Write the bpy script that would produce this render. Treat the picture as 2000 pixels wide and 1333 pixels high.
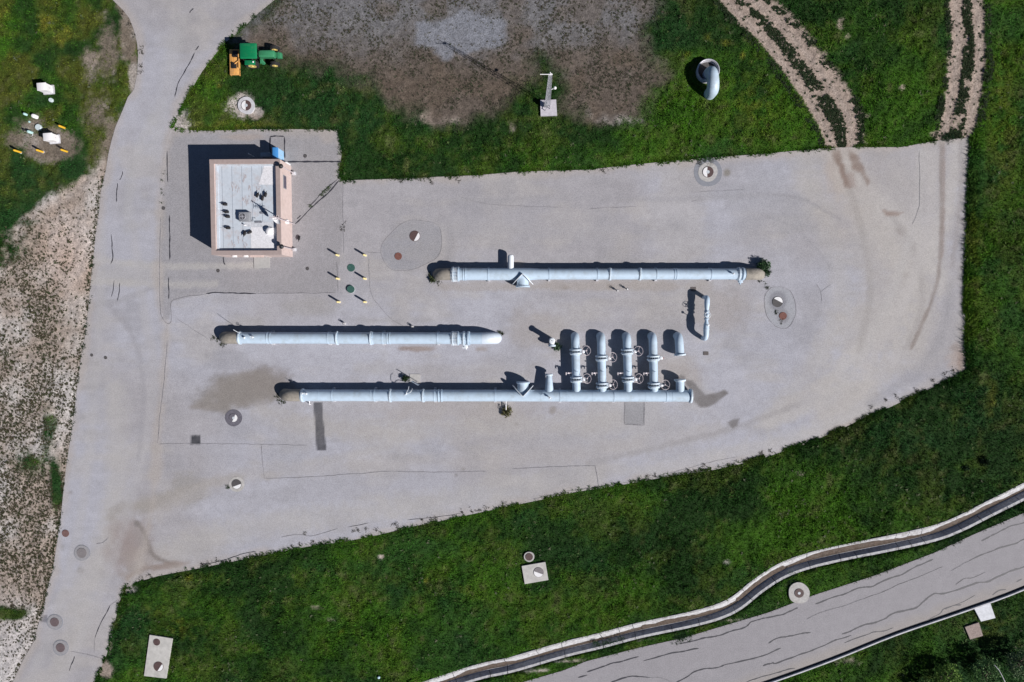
import bpy, math, random
import numpy as np
from mathutils import Vector, Matrix

# ------------------------------------------------------------------ scene, camera, light
scene = bpy.context.scene
for o in list(bpy.data.objects): bpy.data.objects.remove(o)
col = scene.collection
random.seed(5); RNG = np.random.default_rng(7)
R_ = math.radians
CAM_H = 65.0; FPX = 1300.0
NADIR = (1030.0, 603.0)
v_cam = Vector((NADIR[0]-1000, 666.5-NADIR[1], -FPX)).normalized()
ROT = v_cam.rotation_difference(Vector((0, 0, -1))).to_matrix()
cam_d = bpy.data.cameras.new('camera'); cam = bpy.data.objects.new('camera', cam_d); col.objects.link(cam)
cam_d.sensor_width = 36; cam_d.lens = 36*FPX/2000; cam_d.clip_end = 3000; cam_d.clip_start = 0.5
cam.matrix_world = Matrix.Translation((0, 0, CAM_H)) @ ROT.to_4x4()
scene.camera = cam

SUN_EL = R_(36.3); SUN_H = Vector((0.857, -0.515)).normalized()
sun_dir = Vector((SUN_H.x*math.cos(SUN_EL), SUN_H.y*math.cos(SUN_EL), math.sin(SUN_EL)))
sd_ = bpy.data.lights.new('sun', 'SUN'); sd_.energy = 5.0; sd_.angle = R_(0.5); sd_.color = (1.0, 0.955, 0.92)
sun = bpy.data.objects.new('sun', sd_); col.objects.link(sun)
sun.rotation_euler = sun_dir.to_track_quat('Z', 'Y').to_euler(); sun.location = (40, -30, 50)
world = bpy.data.worlds.new('World'); scene.world = world; world.use_nodes = True
wn = world.node_tree.nodes; wl = world.node_tree.links
sky = wn.new('ShaderNodeTexSky'); sky.sky_type = 'NISHITA'; sky.sun_disc = False
sky.altitude = 3000; sky.dust_density = 0.2; sky.air_density = 0.8; sky.sun_elevation = SUN_EL; sky.sun_rotation = math.atan2(SUN_H.x, SUN_H.y)
wn['Background'].inputs['Strength'].default_value = 0.05
wl.new(sky.outputs['Color'], wn['Background'].inputs['Color'])
scene.view_settings.view_transform = 'Standard'; scene.view_settings.look = 'None'
scene.view_settings.gamma = 1; scene.view_settings.exposure = 0.24
scene.view_settings.use_curve_mapping = False
scene.cycles.max_bounces = 6; scene.cycles.use_denoising = True

# ------------------------------------------------------------------ picture <-> ground helpers
RM = np.array([[ROT[i][j] for j in range(3)] for i in range(3)])
def A(u, v, h=0.0):
    d = ROT @ Vector(((u-1000)/FPX, (666.5-v)/FPX, -1))
    t = (CAM_H-h)/(-d.z)
    return Vector((d.x*t, d.y*t, h))
def PW(uv):
    uv = np.asarray(uv, float)
    d = np.stack([(uv[:, 0]-1000)/FPX, (666.5-uv[:, 1])/FPX, -np.ones(len(uv))], 1) @ RM.T
    t = CAM_H/(-d[:, 2]); return d[:, :2]*t[:, None]
def WP(x, y):
    p = np.stack([x, y, np.full_like(x, -CAM_H)], -1) @ RM
    return 1000+FPX*p[..., 0]/(-p[..., 2]), 666.5-FPX*p[..., 1]/(-p[..., 2])

# ------------------------------------------------------------------ noise and polygon fields (numpy)
TAB = np.random.default_rng(3).random((256, 256))
def vnoise(x, y, s=0):
    x = x+s*17.3; y = y+s*9.1
    xi = np.floor(x).astype(int); yi = np.floor(y).astype(int); fx = x-xi; fy = y-yi
    fx = fx*fx*(3-2*fx); fy = fy*fy*(3-2*fy)
    a = TAB[xi & 255, yi & 255]; b = TAB[(xi+1) & 255, yi & 255]; c = TAB[xi & 255, (yi+1) & 255]; d = TAB[(xi+1) & 255, (yi+1) & 255]
    return a*(1-fx)*(1-fy)+b*fx*(1-fy)+c*(1-fx)*fy+d*fx*fy
def fbm(x, y, sc, s=0, o=4):
    t = 0; a = .5; n = 0
    for k in range(o):
        t = t+a*vnoise(x*sc*2**k, y*sc*2**k, s+k*5); n += a; a *= .55
    return t/n
def ss(a, b, x):
    t = np.clip((x-a)/(b-a), 0, 1); return t*t*(3-2*t)
def sdist(P, x, y, closed=True):
    """signed distance to a polygon, positive inside (world metres); P is an Nx2 array"""
    n = len(P); best = np.full(x.shape, 1e18); ins = np.zeros(x.shape, bool)
    for i in range(n if closed else n-1):
        ax, ay = P[i]; bx, by = P[(i+1) % n]; dx, dy = bx-ax, by-ay
        t = np.clip(((x-ax)*dx+(y-ay)*dy)/(dx*dx+dy*dy+1e-12), 0, 1)
        best = np.minimum(best, (x-ax-t*dx)**2+(y-ay-t*dy)**2)
        if closed:
            if ay != by:
                ins ^= ((ay > y) != (by > y)) & (x < (bx-ax)*(y-ay)/(by-ay)+ax)
    d = np.sqrt(best)
    return np.where(ins, d, -d) if closed else d
def smooth_line(pts, step=None, closed=False):
    P = np.asarray(pts, float); out = []
    n = len(P)
    for i in range(n if closed else n-1):
        p0 = P[i-1] if (i > 0 or closed) else P[i]; p1 = P[i]; p2 = P[(i+1) % n]; p3 = P[(i+2) % n] if (i+2 < n or closed) else P[(i+1) % n]
        k = 4
        for j in range(k):
            t = j/k
            out.append(.5*((2*p1)+(p2-p0)*t+(2*p0-5*p1+4*p2-p3)*t*t+(-p0+3*p1-3*p2+p3)*t**3))
    if not closed: out.append(P[-1])
    return np.array(out)

LEFT_EDGE = [(210,-420),(212,-200),(214,-60),(220,0),(240,20),(252,35),(262,60),(268,85),(270,110),(268,145),(262,175),(250,190),(240,215),(225,250),(218,275),(212,300),(207,333),(198,370),(194,410),(188,450),(183,500),(178,545),(174,590),(168,640),(165,666),(158,700),(152,750),(146,800),(139,850),(131,900),(124,960),(119,1010),(113,1050),(104,1110),(93,1150),(86,1185),(75,1220),(68,1250),(45,1290),(25,1333),(-10,1400),(-90,1600)]
ROAD_R_TOP = [(335,252),(342,235),(350,215),(362,195),(380,165),(395,140),(418,110),(432,92),(447,78),(470,60),(500,30),(537,0),(620,-60),(760,-200),(900,-420)]
ROAD_R_BOT = [(90,1600),(165,1400),(186,1333),(195,1310),(208,1280),(220,1240),(228,1200),(235,1172),(243,1150)]
SEAM = [(270,1120),(300,1000),(308,900),(308,866),(312,820),(318,770),(323,720),(327,666),(331,632),(320,625),(313,600),(312,500),(314,425),(316,380),(322,330),(328,280)]
ROAD_PX = LEFT_EDGE+ROAD_R_BOT+SEAM+ROAD_R_TOP
YARD_PX = [(333,253),(400,256),(500,253),(600,253),(660,253),(663,275),(668,300),(664,320),(662,345),(670,353),(760,350),(850,346),(930,343),(1010,336),(1150,332),(1210,325),(1290,317),(1370,310),(1500,300),(1600,291),(1650,288),(1760,288),(1830,275),(1897,268),(1894,300),(1892,360),(1889,440),(1886,520),(1885,600),(1885,666),(1888,700),(1890,726),(1850,745),(1800,766),(1740,795),(1690,815),(1640,840),(1580,865),(1530,882),(1500,892),(1440,908),(1380,921),(1300,932),(1200,950),(1120,962),(1050,978),(1000,988),(920,1005),(860,1018),(800,1030),(740,1045),(680,1057),(600,1068),(540,1080),(500,1088),(450,1098),(380,1112),(310,1125),(265,1138),(245,1150)]+[(x-5,y) for x,y in SEAM]
LANE_TOP = [(520,1470),(800,1388),(1020,1333),(1100,1310),(1145,1292),(1250,1265),(1332,1247),(1500,1197),(1592,1162),(1707,1125),(1825,1080),(1900,1045),(2000,1002),(2150,930),(2500,760)]
LANE_BOT = [(2500,900),(2150,1078),(2000,1149),(1875,1195),(1750,1238),(1625,1288),(1500,1333),(1300,1400),(1000,1500),(700,1600)]
DITCH_PX = [(560,1440),(700,1392),(870,1334),(940,1312),(1000,1299),(1100,1270),(1170,1253),(1250,1232),(1340,1213),(1400,1197),(1440,1178),(1480,1146),(1525,1117),(1575,1098),(1640,1082),(1740,1062),(1820,1044),(1870,1026),(1930,996),(2000,961),(2120,900),(2400,750)]
GRAVEL_PX = [(620,-150),(545,-6),(500,32),(455,82),(545,118),(600,126),(650,134),(680,150),(720,165),(745,185),(790,205),(820,228),(850,242),(900,241),(930,228),(960,222),(990,200),(1010,170),(1045,140),(1050,100),(1080,110),(1100,140),(1110,170),(1105,215),(1150,235),(1195,245),(1250,230),(1262,200),(1300,160),(1262,120),(1265,60),(1290,0),(1330,-150)]
LIGHT_GRAVEL_PX = [(815,45),(860,35),(900,22),(930,30),(990,42),(993,75),(960,90),(925,108),(900,100),(870,115),(845,96),(812,88)]
W = lambda pts: PW(pts)
ROAD_W, YARD_W, LANE_W = W(ROAD_PX), W(YARD_PX), W(LANE_TOP+LANE_BOT)
DITCH_W = W(smooth_line(DITCH_PX)); GRAVEL_W = W(GRAVEL_PX); LGR_W = W(LIGHT_GRAVEL_PX)
T1L = W(smooth_line([(1330,-120),(1418,0),(1455,40),(1500,88),(1545,147),(1585,205),(1610,250),(1628,295)]))
T1R = W(smooth_line([(1390,-120),(1472,0),(1515,38),(1558,85),(1600,140),(1638,192),(1658,235),(1664,290)]))
T2L = W(smooth_line([(1860,-120),(1866,0),(1869,60),(1869,100),(1863,160),(1856,205),(1848,240),(1840,280)]))
T2R = W(smooth_line([(1903,-120),(1908,0),(1911,80),(1912,120),(1906,170),(1897,230),(1885,280)]))

PADS = [  # polygon (px) and clearance: nothing grows on them
    [(1055,197),(1086,196),(1088,227),(1056,228)], [(294,1239),(338,1246),(326,1324),(283,1319)],
    [(1019,1105),(1065,1097),(1071,1132),(1025,1140)], [(1901,1188),(1932,1177),(1942,1206),(1914,1213)], [(1883,1224),(1910,1215),(1918,1241),(1893,1248)]]
CIRC = [(482,207,17),(1033,1087,11),(1559,1156,22),(1377,144,25),(76,250,7),(101,197,4),(1381,184,13),(100,270,9),(97,177,8)]
PADS_W = [W(p) for p in PADS]
BARE = [ # extra dry / bare spots in px: (u, v, ru, rv, strength)
    (470,208,32,30,.9),(500,222,18,14,1.2),(340,240,40,30,.8),(355,225,22,22,.7),(860,232,60,22,.7),(1185,220,50,28,.8),(1235,235,45,16,.35),
    (745,1088,9,7,.8),(620,1186,22,8,.5),(648,1210,18,8,.4),(100,285,70,40,.95),(40,275,40,25,.7),(60,245,45,26,.6),(205,1308,20,22,.9),(215,1262,12,22,.5),
    (1000,250,14,16,.5),(1760,172,10,10,.45),(1655,75,14,16,.42),(1640,45,12,20,.42),(1850,262,40,9,1.3),(1690,228,12,6,.5),
    (1420,1098,14,10,.45),(1565,925,26,10,.45),(1900,1232,22,22,.5),(1290,1235,60,5,.4),(1230,1248,60,5,.5),(1110,1290,60,5,.5),(1040,1310,60,6,.5),(1430,1212,80,4,.4),(250,70,22,60,1.0),(215,90,40,90,.55),(262,150,10,50,1.1),(180,120,30,60,.5),(190,220,45,60,.5),(250,15,25,25,1.1),(1640,1290,90,12,.35),(250,1150,25,12,.7)]
def surf_dist(x, y):
    d = np.maximum(np.maximum(sdist(ROAD_W, x, y), sdist(YARD_W, x, y)), sdist(LANE_W, x, y))
    return d
def hard_dist(x, y):
    d = surf_dist(x, y)
    for p in PADS_W: d = np.maximum(d, sdist(p, x, y))
    for (cu, cv, r) in CIRC:
        c = A(cu, cv); d = np.maximum(d, r/20-np.hypot(x-c.x, y-c.y))
    return d
LE_V = np.array([p[1] for p in LEFT_EDGE]); LE_U = np.array([p[0] for p in LEFT_EDGE])
def is_west(u, v): return u < np.interp(v, LE_V, LE_U)+12
def bare_field(x, y, u, v):
    """0 = lush, 1 = bare"""
    n1 = fbm(x, y, .22, 1); n2 = fbm(x, y, .9, 2); n3 = fbm(x, y, 2.5, 9, 3)
    b = np.zeros(x.shape)
    # west verge: grass above, speckled dry soil below a slanting line
    west = is_west(u, v)
    line = 330+(-u)*1.05+240*(u < 400)
    t = (v-(495-u*1.05))/60.0
    soil = ss(-.9, 1.3, t+(n1-.5)*2.2)
    greenpatch = np.clip(1.35-np.hypot((u-95)/22, (v-845)/90), 0, 1)*.55+np.clip(1.3-np.hypot((u-112)/14, (v-955)/60), 0, 1)*1.0+np.clip(1.2-np.hypot((u-15)/55, (v-1197)/16), 0, 1)*.9+np.clip(1.2-np.hypot((u-60)/45, (v-905)/35), 0, 1)*.45+ss(.50, .66, fbm(x, y, .33, 19, 3))*.30*(u < 160)*(v > 430)
    soil = soil*.93-greenpatch*.9
    b = np.where(west, soil, b)
    for (cu, cv, ru, rv, s) in BARE:
        b = np.maximum(b, s*np.clip(1.25-np.hypot((u-cu)/ru, (v-cv)/rv), 0, 1)*(.55+.9*n2))
    b = b+(n2-.62)*.5*(b < .3)
    # ruts
    for T, w in ((T1L, .40), (T1R, .55), (T2L, .38), (T2R, .42)):
        d = sdist(T, x, y, False)+(n3-.5)*.22
        b = np.maximum(b, 1.15*(1-ss(w*.8, w*1.5, d)))
    for Ta, Tb in ((T1L, T1R), (T2L, T2R)):
        d = np.maximum(sdist(Ta, x, y, False), sdist(Tb, x, y, False))
        b = np.maximum(b, .62*(d < 2.5))
    d = sdist(T1R, x, y, False); b = np.maximum(b, .7*(1-ss(.8, 1.7, d+(n3-.5)*.8)))
    d = sdist(T2L, x, y, False); b = np.maximum(b, .7*(1-ss(.5, 1.0, d+(n3-.5)*.8)))
    return np.clip(b, 0, 1)
def gravel_field(x, y):
    n = fbm(x, y, .7, 4)
    return ss(-1.3, 1.2, sdist(GRAVEL_W, x, y)+(n-.5)*2.8), ss(-.35, .35, sdist(LGR_W, x, y)+(n-.5)*1.6)
def mixc(a, b, t): return a*(1-t[..., None])+np.asarray(b)*t[..., None]
def const(c, x): return np.broadcast_to(np.asarray(c, float), x.shape+(3,)).copy()
YELLOW = [(90,45,25,28,.9),(125,78,22,22,.8),(135,60,14,20,.6),(10,30,20,25,.5),(1345,110,12,10,.7),(1415,85,16,10,.6),(1450,110,8,10,.8),(1385,75,20,10,.4),(372,1128,12,8,.9),(350,1225,20,30,.5),(300,1190,30,20,.35),(667,1232,8,10,.7),(690,1258,8,10,.5),(830,1133,10,9,.7),(430,170,8,6,.7),(905,1150,20,10,.3),(1955,230,40,200,.35),(1900,490,20,180,.3),(1935,780,18,60,.4),(1470,205,80,90,.3),(1930,1220,50,50,.3),(1820,1340,60,40,.3),(460,245,120,10,.5)]
def green_color(x, y, u, v):
    n1 = fbm(x, y, .10, 11); n2 = fbm(x, y, .42, 12); n3 = fbm(x, y, 1.7, 13, 3); n4 = fbm(x, y, .25, 14, 3)
    dark = np.array([.0125, .042, .0075]); lush = np.array([.040, .112, .007]); olive = np.array([.066, .080, .012]); blue = np.array([.014, .055, .015])
    c = mixc(const(dark, x), lush, ss(.38, .62, n1*.6+n2*.28+n3*.12))
    c = mixc(c, blue, ss(.50, .64, fbm(x, y, .13, 15, 3)*.6+n4*.4)*.55)
    west = ss(700, 150, u)*ss(600, 200, v)
    c = mixc(c, olive, np.clip(ss(.46, .66, n2*.75+n3*.25)*.36+west*.62*ss(.35, .6, n2), 0, 1))
    c = mixc(c, [.105, .110, .050], ss(.60, .74, n3*.65+n2*.35)*.45)
    for (cu, cv, ru, rv, s) in YELLOW:
        c = mixc(c, [.17, .165, .022], np.clip(1-np.hypot((u-cu)/ru, (v-cv)/rv), 0, 1)*s*ss(.3, .6, n3))
    return c
def ground_color(x, y, u, v, b, g, lg):
    n = fbm(x, y, .5, 21); nf = fbm(x, y, 3.0, 22, 3)
    c = green_color(x, y, u, v)*.75+np.array([.006, .006, .004])
    soil = mixc(const([.30, .25, .215], x), [.43, .405, .39], ss(.4, .66, fbm(x, y, .16, 23)*.6+.4*n))
    soil = mixc(soil, [.42, .30, .235], ss(.0, 1.0, 1-np.hypot((u-130)/90, (v-500)/130))*.6)
    soil = mixc(soil, [.47, .45, .45], ss(0, .8, 1-np.hypot((u-20)/80, (v-1280)/160))*.8)
    soil = soil*(.8+.4*nf[..., None])
    soil = mixc(soil, np.array([.155, .13, .105]), (is_west(u, v)*ss(345, 300, v)*(.55+.5*ss(.6, .4, n)))[:]) if True else soil
    tr = (u > 1350) & (v < 330)
    soil = np.where(tr[..., None], np.array([.31, .25, .212])*(.86+.28*nf[..., None]), soil)
    for T in (T1L, T1R, T2L, T2R):
        d = sdist(T, x, y, False); soil = mixc(soil, [.34, .285, .25], ss(.34, .12, d)*.6); soil = mixc(soil, [.20, .16, .14], ss(.07, .02, np.abs(d-.16))*.35)
    c = mixc(c, soil, ss(.25, .6, b+(nf-.5)*.35)[:] if False else ss(.2, .62, b+(nf-.5)*.4)) if False else c*(1-ss(.2, .62, b+(nf-.5)*.4)[..., None])+soil*ss(.2, .62, b+(nf-.5)*.4)[..., None]
    grav = mixc(const([.105, .086, .072], x), [.142, .140, .146], ss(150, 20, v+(n-.5)*120))
    grav = mixc(grav, [.105, .08, .06], ss(.5, .7, fbm(x, y, .4, 25))*.5)
    grav = grav*(.65+.7*nf[..., None])
    c = mixc(c, grav, g)
    c = mixc(c, np.array([.195, .205, .235]), lg*(.7+.3*nf))
    return c

# ------------------------------------------------------------------ materials
MATS = {}
def nodes_of(m): return m.node_tree.nodes, m.node_tree.links
def mat(name, color, rough=.6, metal=0., var=.12, scale=6., dirt=None, dirt_amt=.0, bump=0., bscale=40., spec=.5, coat=0., attr=None, fine=0, fscale=30):
    if name in MATS: return MATS[name]
    m = bpy.data.materials.new(name); m.use_nodes = True; n, l = nodes_of(m)
    p = n['Principled BSDF']; p.inputs['Roughness'].default_value = rough; p.inputs['Metallic'].default_value = metal
    p.inputs['Specular IOR Level'].default_value = spec; p.inputs['Coat Weight'].default_value = coat
    tc = n.new('ShaderNodeTexCoord')
    geo = n.new('ShaderNodeNewGeometry')
    ns = n.new('ShaderNodeTexNoise'); ns.inputs['Scale'].default_value = scale; ns.inputs['Detail'].default_value = 6
    l.new(geo.outputs['Position'], ns.inputs['Vector'])
    mr = n.new('ShaderNodeMapRange'); mr.inputs['From Min'].default_value = .3; mr.inputs['From Max'].default_value = .7
    mr.inputs['To Min'].default_value = 1-var; mr.inputs['To Max'].default_value = 1+var
    l.new(ns.outputs['Fac'], mr.inputs['Value'])
    mx = n.new('ShaderNodeVectorMath'); mx.operation = 'SCALE'
    if attr:
        at = n.new('ShaderNodeAttribute'); at.attribute_name = attr; l.new(at.outputs['Color'], mx.inputs[0])
    else:
        mx.inputs[0].default_value = color
    l.new(mr.outputs['Result'], mx.inputs['Scale'])
    out = mx.outputs['Vector']
    if fine:
        nf = n.new('ShaderNodeTexNoise'); nf.inputs['Scale'].default_value = fscale; nf.inputs['Detail'].default_value = 3
        l.new(geo.outputs['Position'], nf.inputs['Vector'])
        m2 = n.new('ShaderNodeMapRange'); m2.inputs['From Min'].default_value = .3; m2.inputs['From Max'].default_value = .7
        m2.inputs['To Min'].default_value = 1-fine; m2.inputs['To Max'].default_value = 1+fine
        l.new(nf.outputs['Fac'], m2.inputs['Value'])
        m3 = n.new('ShaderNodeVectorMath'); m3.operation = 'SCALE'; l.new(out, m3.inputs[0]); l.new(m2.outputs['Result'], m3.inputs['Scale']); out = m3.outputs['Vector']
    if dirt:
        nd = n.new('ShaderNodeTexNoise'); nd.inputs['Scale'].default_value = scale*.35; nd.inputs['Detail'].default_value = 8; nd.inputs['Roughness'].default_value = .7
        l.new(geo.outputs['Position'], nd.inputs['Vector'])
        r = n.new('ShaderNodeMapRange'); r.inputs['From Min'].default_value = .5; r.inputs['From Max'].default_value = .72; r.inputs['To Max'].default_value = dirt_amt
        l.new(nd.outputs['Fac'], r.inputs['Value'])
        mm = n.new('ShaderNodeMix'); mm.data_type = 'RGBA'; l.new(r.outputs['Result'], mm.inputs[0]); l.new(out, mm.inputs[6]); mm.inputs[7].default_value = (*dirt, 1); out = mm.outputs[2]
    l.new(out, p.inputs['Base Color'])
    if bump:
        nb = n.new('ShaderNodeTexNoise'); nb.inputs['Scale'].default_value = bscale; nb.inputs['Detail'].default_value = 4
        l.new(geo.outputs['Position'], nb.inputs['Vector'])
        b = n.new('ShaderNodeBump'); b.inputs['Strength'].default_value = bump; b.inputs['Distance'].default_value = .05
        l.new(nb.outputs['Fac'], b.inputs['Height']); l.new(b.outputs['Normal'], p.inputs['Normal'])
    MATS[name] = m; return m
PIPE = mat('pale_blue_paint', (.45, .56, .67), .48, var=.06, scale=2.5, dirt=(.30, .33, .33), dirt_amt=.6)
FLG = mat('flange_paint', (.56, .65, .73), .45, var=.08, scale=6, dirt=(.3, .33, .35), dirt_amt=.5)
PIPEW = mat('white_paint', (.70, .74, .78), .4, var=.05, scale=2.5, dirt=(.5, .5, .48), dirt_amt=.3)
STEELB = mat('blue_grey_steel', (.30, .36, .43), .5, var=.1)
CONC = mat('concrete', (.42, .41, .40), .85, var=.14, scale=5, dirt=(.24, .22, .19), dirt_amt=.5, bump=.3)
CONCT = mat('tan_concrete', (.28, .255, .22), .9, var=.16, scale=4, dirt=(.13, .12, .11), dirt_amt=.7, bump=.4)
CONCW = mat('white_concrete', (.52, .52, .55), .85, var=.14, scale=4, dirt=(.27, .25, .24), dirt_amt=.7, bump=.2)
CONCP = mat('pink_concrete', (.30, .24, .22), .9, var=.2, scale=9, dirt=(.16, .12, .11), dirt_amt=.6, bump=.4)
IRON = mat('rusty_iron', (.085, .052, .050), .7, var=.25, scale=14, bump=.3)
IRONR = mat('red_rusty_iron', (.17, .07, .055), .75, var=.25, scale=14, bump=.3)
IRONG = mat('grey_iron', (.075, .07, .072), .7, var=.2, scale=14, bump=.3)
WSEG = mat('white_segment', (.75, .75, .76), .6, var=.08, scale=9, dirt=(.4, .38, .36), dirt_amt=.3)
DARK = mat('dark_joint_and_shade', (.045, .045, .055), .8, var=.25, scale=7, bump=.2)  # for the ditch joints and the painted kerb shade
SEAL = mat('crack_sealant', (.030, .030, .040), .6, var=.2, scale=8)
SEALT = mat('thin_crack', (.19, .185, .20), .8, var=.35, scale=6)
GREENP = mat('dark_green_lid', (.035, .10, .085), .6, var=.2, scale=12)
YEL = mat('yellow_paint', (.68, .40, .03), .5, var=.08, scale=9)
YELP = mat('faded_yellow_paint', (.72, .60, .28), .55, var=.08, scale=9)
STUCCO = mat('pink_stucco', (.53, .425, .395), .9, var=.07, scale=3, dirt=(.35, .25, .21), dirt_amt=.3, bump=.3, bscale=60)
ROOFM = mat('white_roof_coating', (.47, .52, .58), .75, var=.06, scale=3, dirt=(.42, .36, .35), dirt_amt=.75)
ROOFN = mat('fresh_roof_coating', (.66, .66, .69), .6, var=.12, scale=7, dirt=(.45, .45, .47), dirt_amt=.45)
ROOFS = mat('roof_seam', (.26, .29, .34), .8, var=.1)
RUSTS = mat('roof_stain', (.33, .24, .23), .9, var=.2, scale=9)
GREYM = mat('grey_metal', (.30, .31, .33), .5, metal=.3, var=.08)
GALV = mat('galvanised_steel', (.48, .48, .52), .45, metal=.3, var=.12, scale=9)
BLACK = mat('black', (.012, .012, .014), .6, var=.2)
RUBBER = mat('rubber', (.018, .018, .019), .85, var=.2, bump=.3)
TGREEN = mat('tractor_green', (.004, .185, .070), .4, var=.08, coat=.3, dirt=(.10, .19, .10), dirt_amt=.3)
TGREEN2 = mat('faded_tractor_green', (.040, .225, .105), .5, var=.1)
TYEL = mat('tractor_yellow', (.74, .58, .20), .45, var=.1, dirt=(.4, .3, .12), dirt_amt=.3)
ORANGE = mat('mower_orange', (.66, .34, .10), .5, var=.1, scale=5, dirt=(.42, .22, .12), dirt_amt=.8)
BLUE = mat('blue_enamel', (.06, .25, .58), .4, var=.05)
BLUEL = mat('light_blue_enamel', (.30, .52, .75), .4, var=.05)
WHITE = mat('white_enclosure', (.78, .77, .78), .5, var=.04)
TURQ = mat('pale_turquoise_plastic', (.42, .62, .62), .5, var=.05)
PINKM = mat('pale_pipe_metal', (.50, .44, .46), .5, var=.1)
REDP = mat('red_paint', (.35, .06, .05), .5, var=.1)
SEDI = mat('ditch_sediment', (.085, .062, .048), .95, var=.4, scale=6, dirt=(.15, .14, .13), dirt_amt=.5, bump=.6)
BIRDM = mat('black_feathers', (.012, .011, .013), .7, var=.3)
BARK = mat('bark', (.10, .075, .055), .9, var=.3, bump=.5)
GROUNDM = mat('ground_surface', None, .95, var=.16, scale=2.2, attr='Col', fine=.33, fscale=7, bump=.8, bscale=9, spec=.1)
PAVEM = mat('pavement_surface', None, .88, var=.035, scale=1.2, attr='Col', fine=.20, fscale=13, bump=.12, bscale=30, spec=.3)
LEAFM = mat('leaf_surface', None, .75, var=.12, scale=5, attr='Col', spec=.06)

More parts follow.
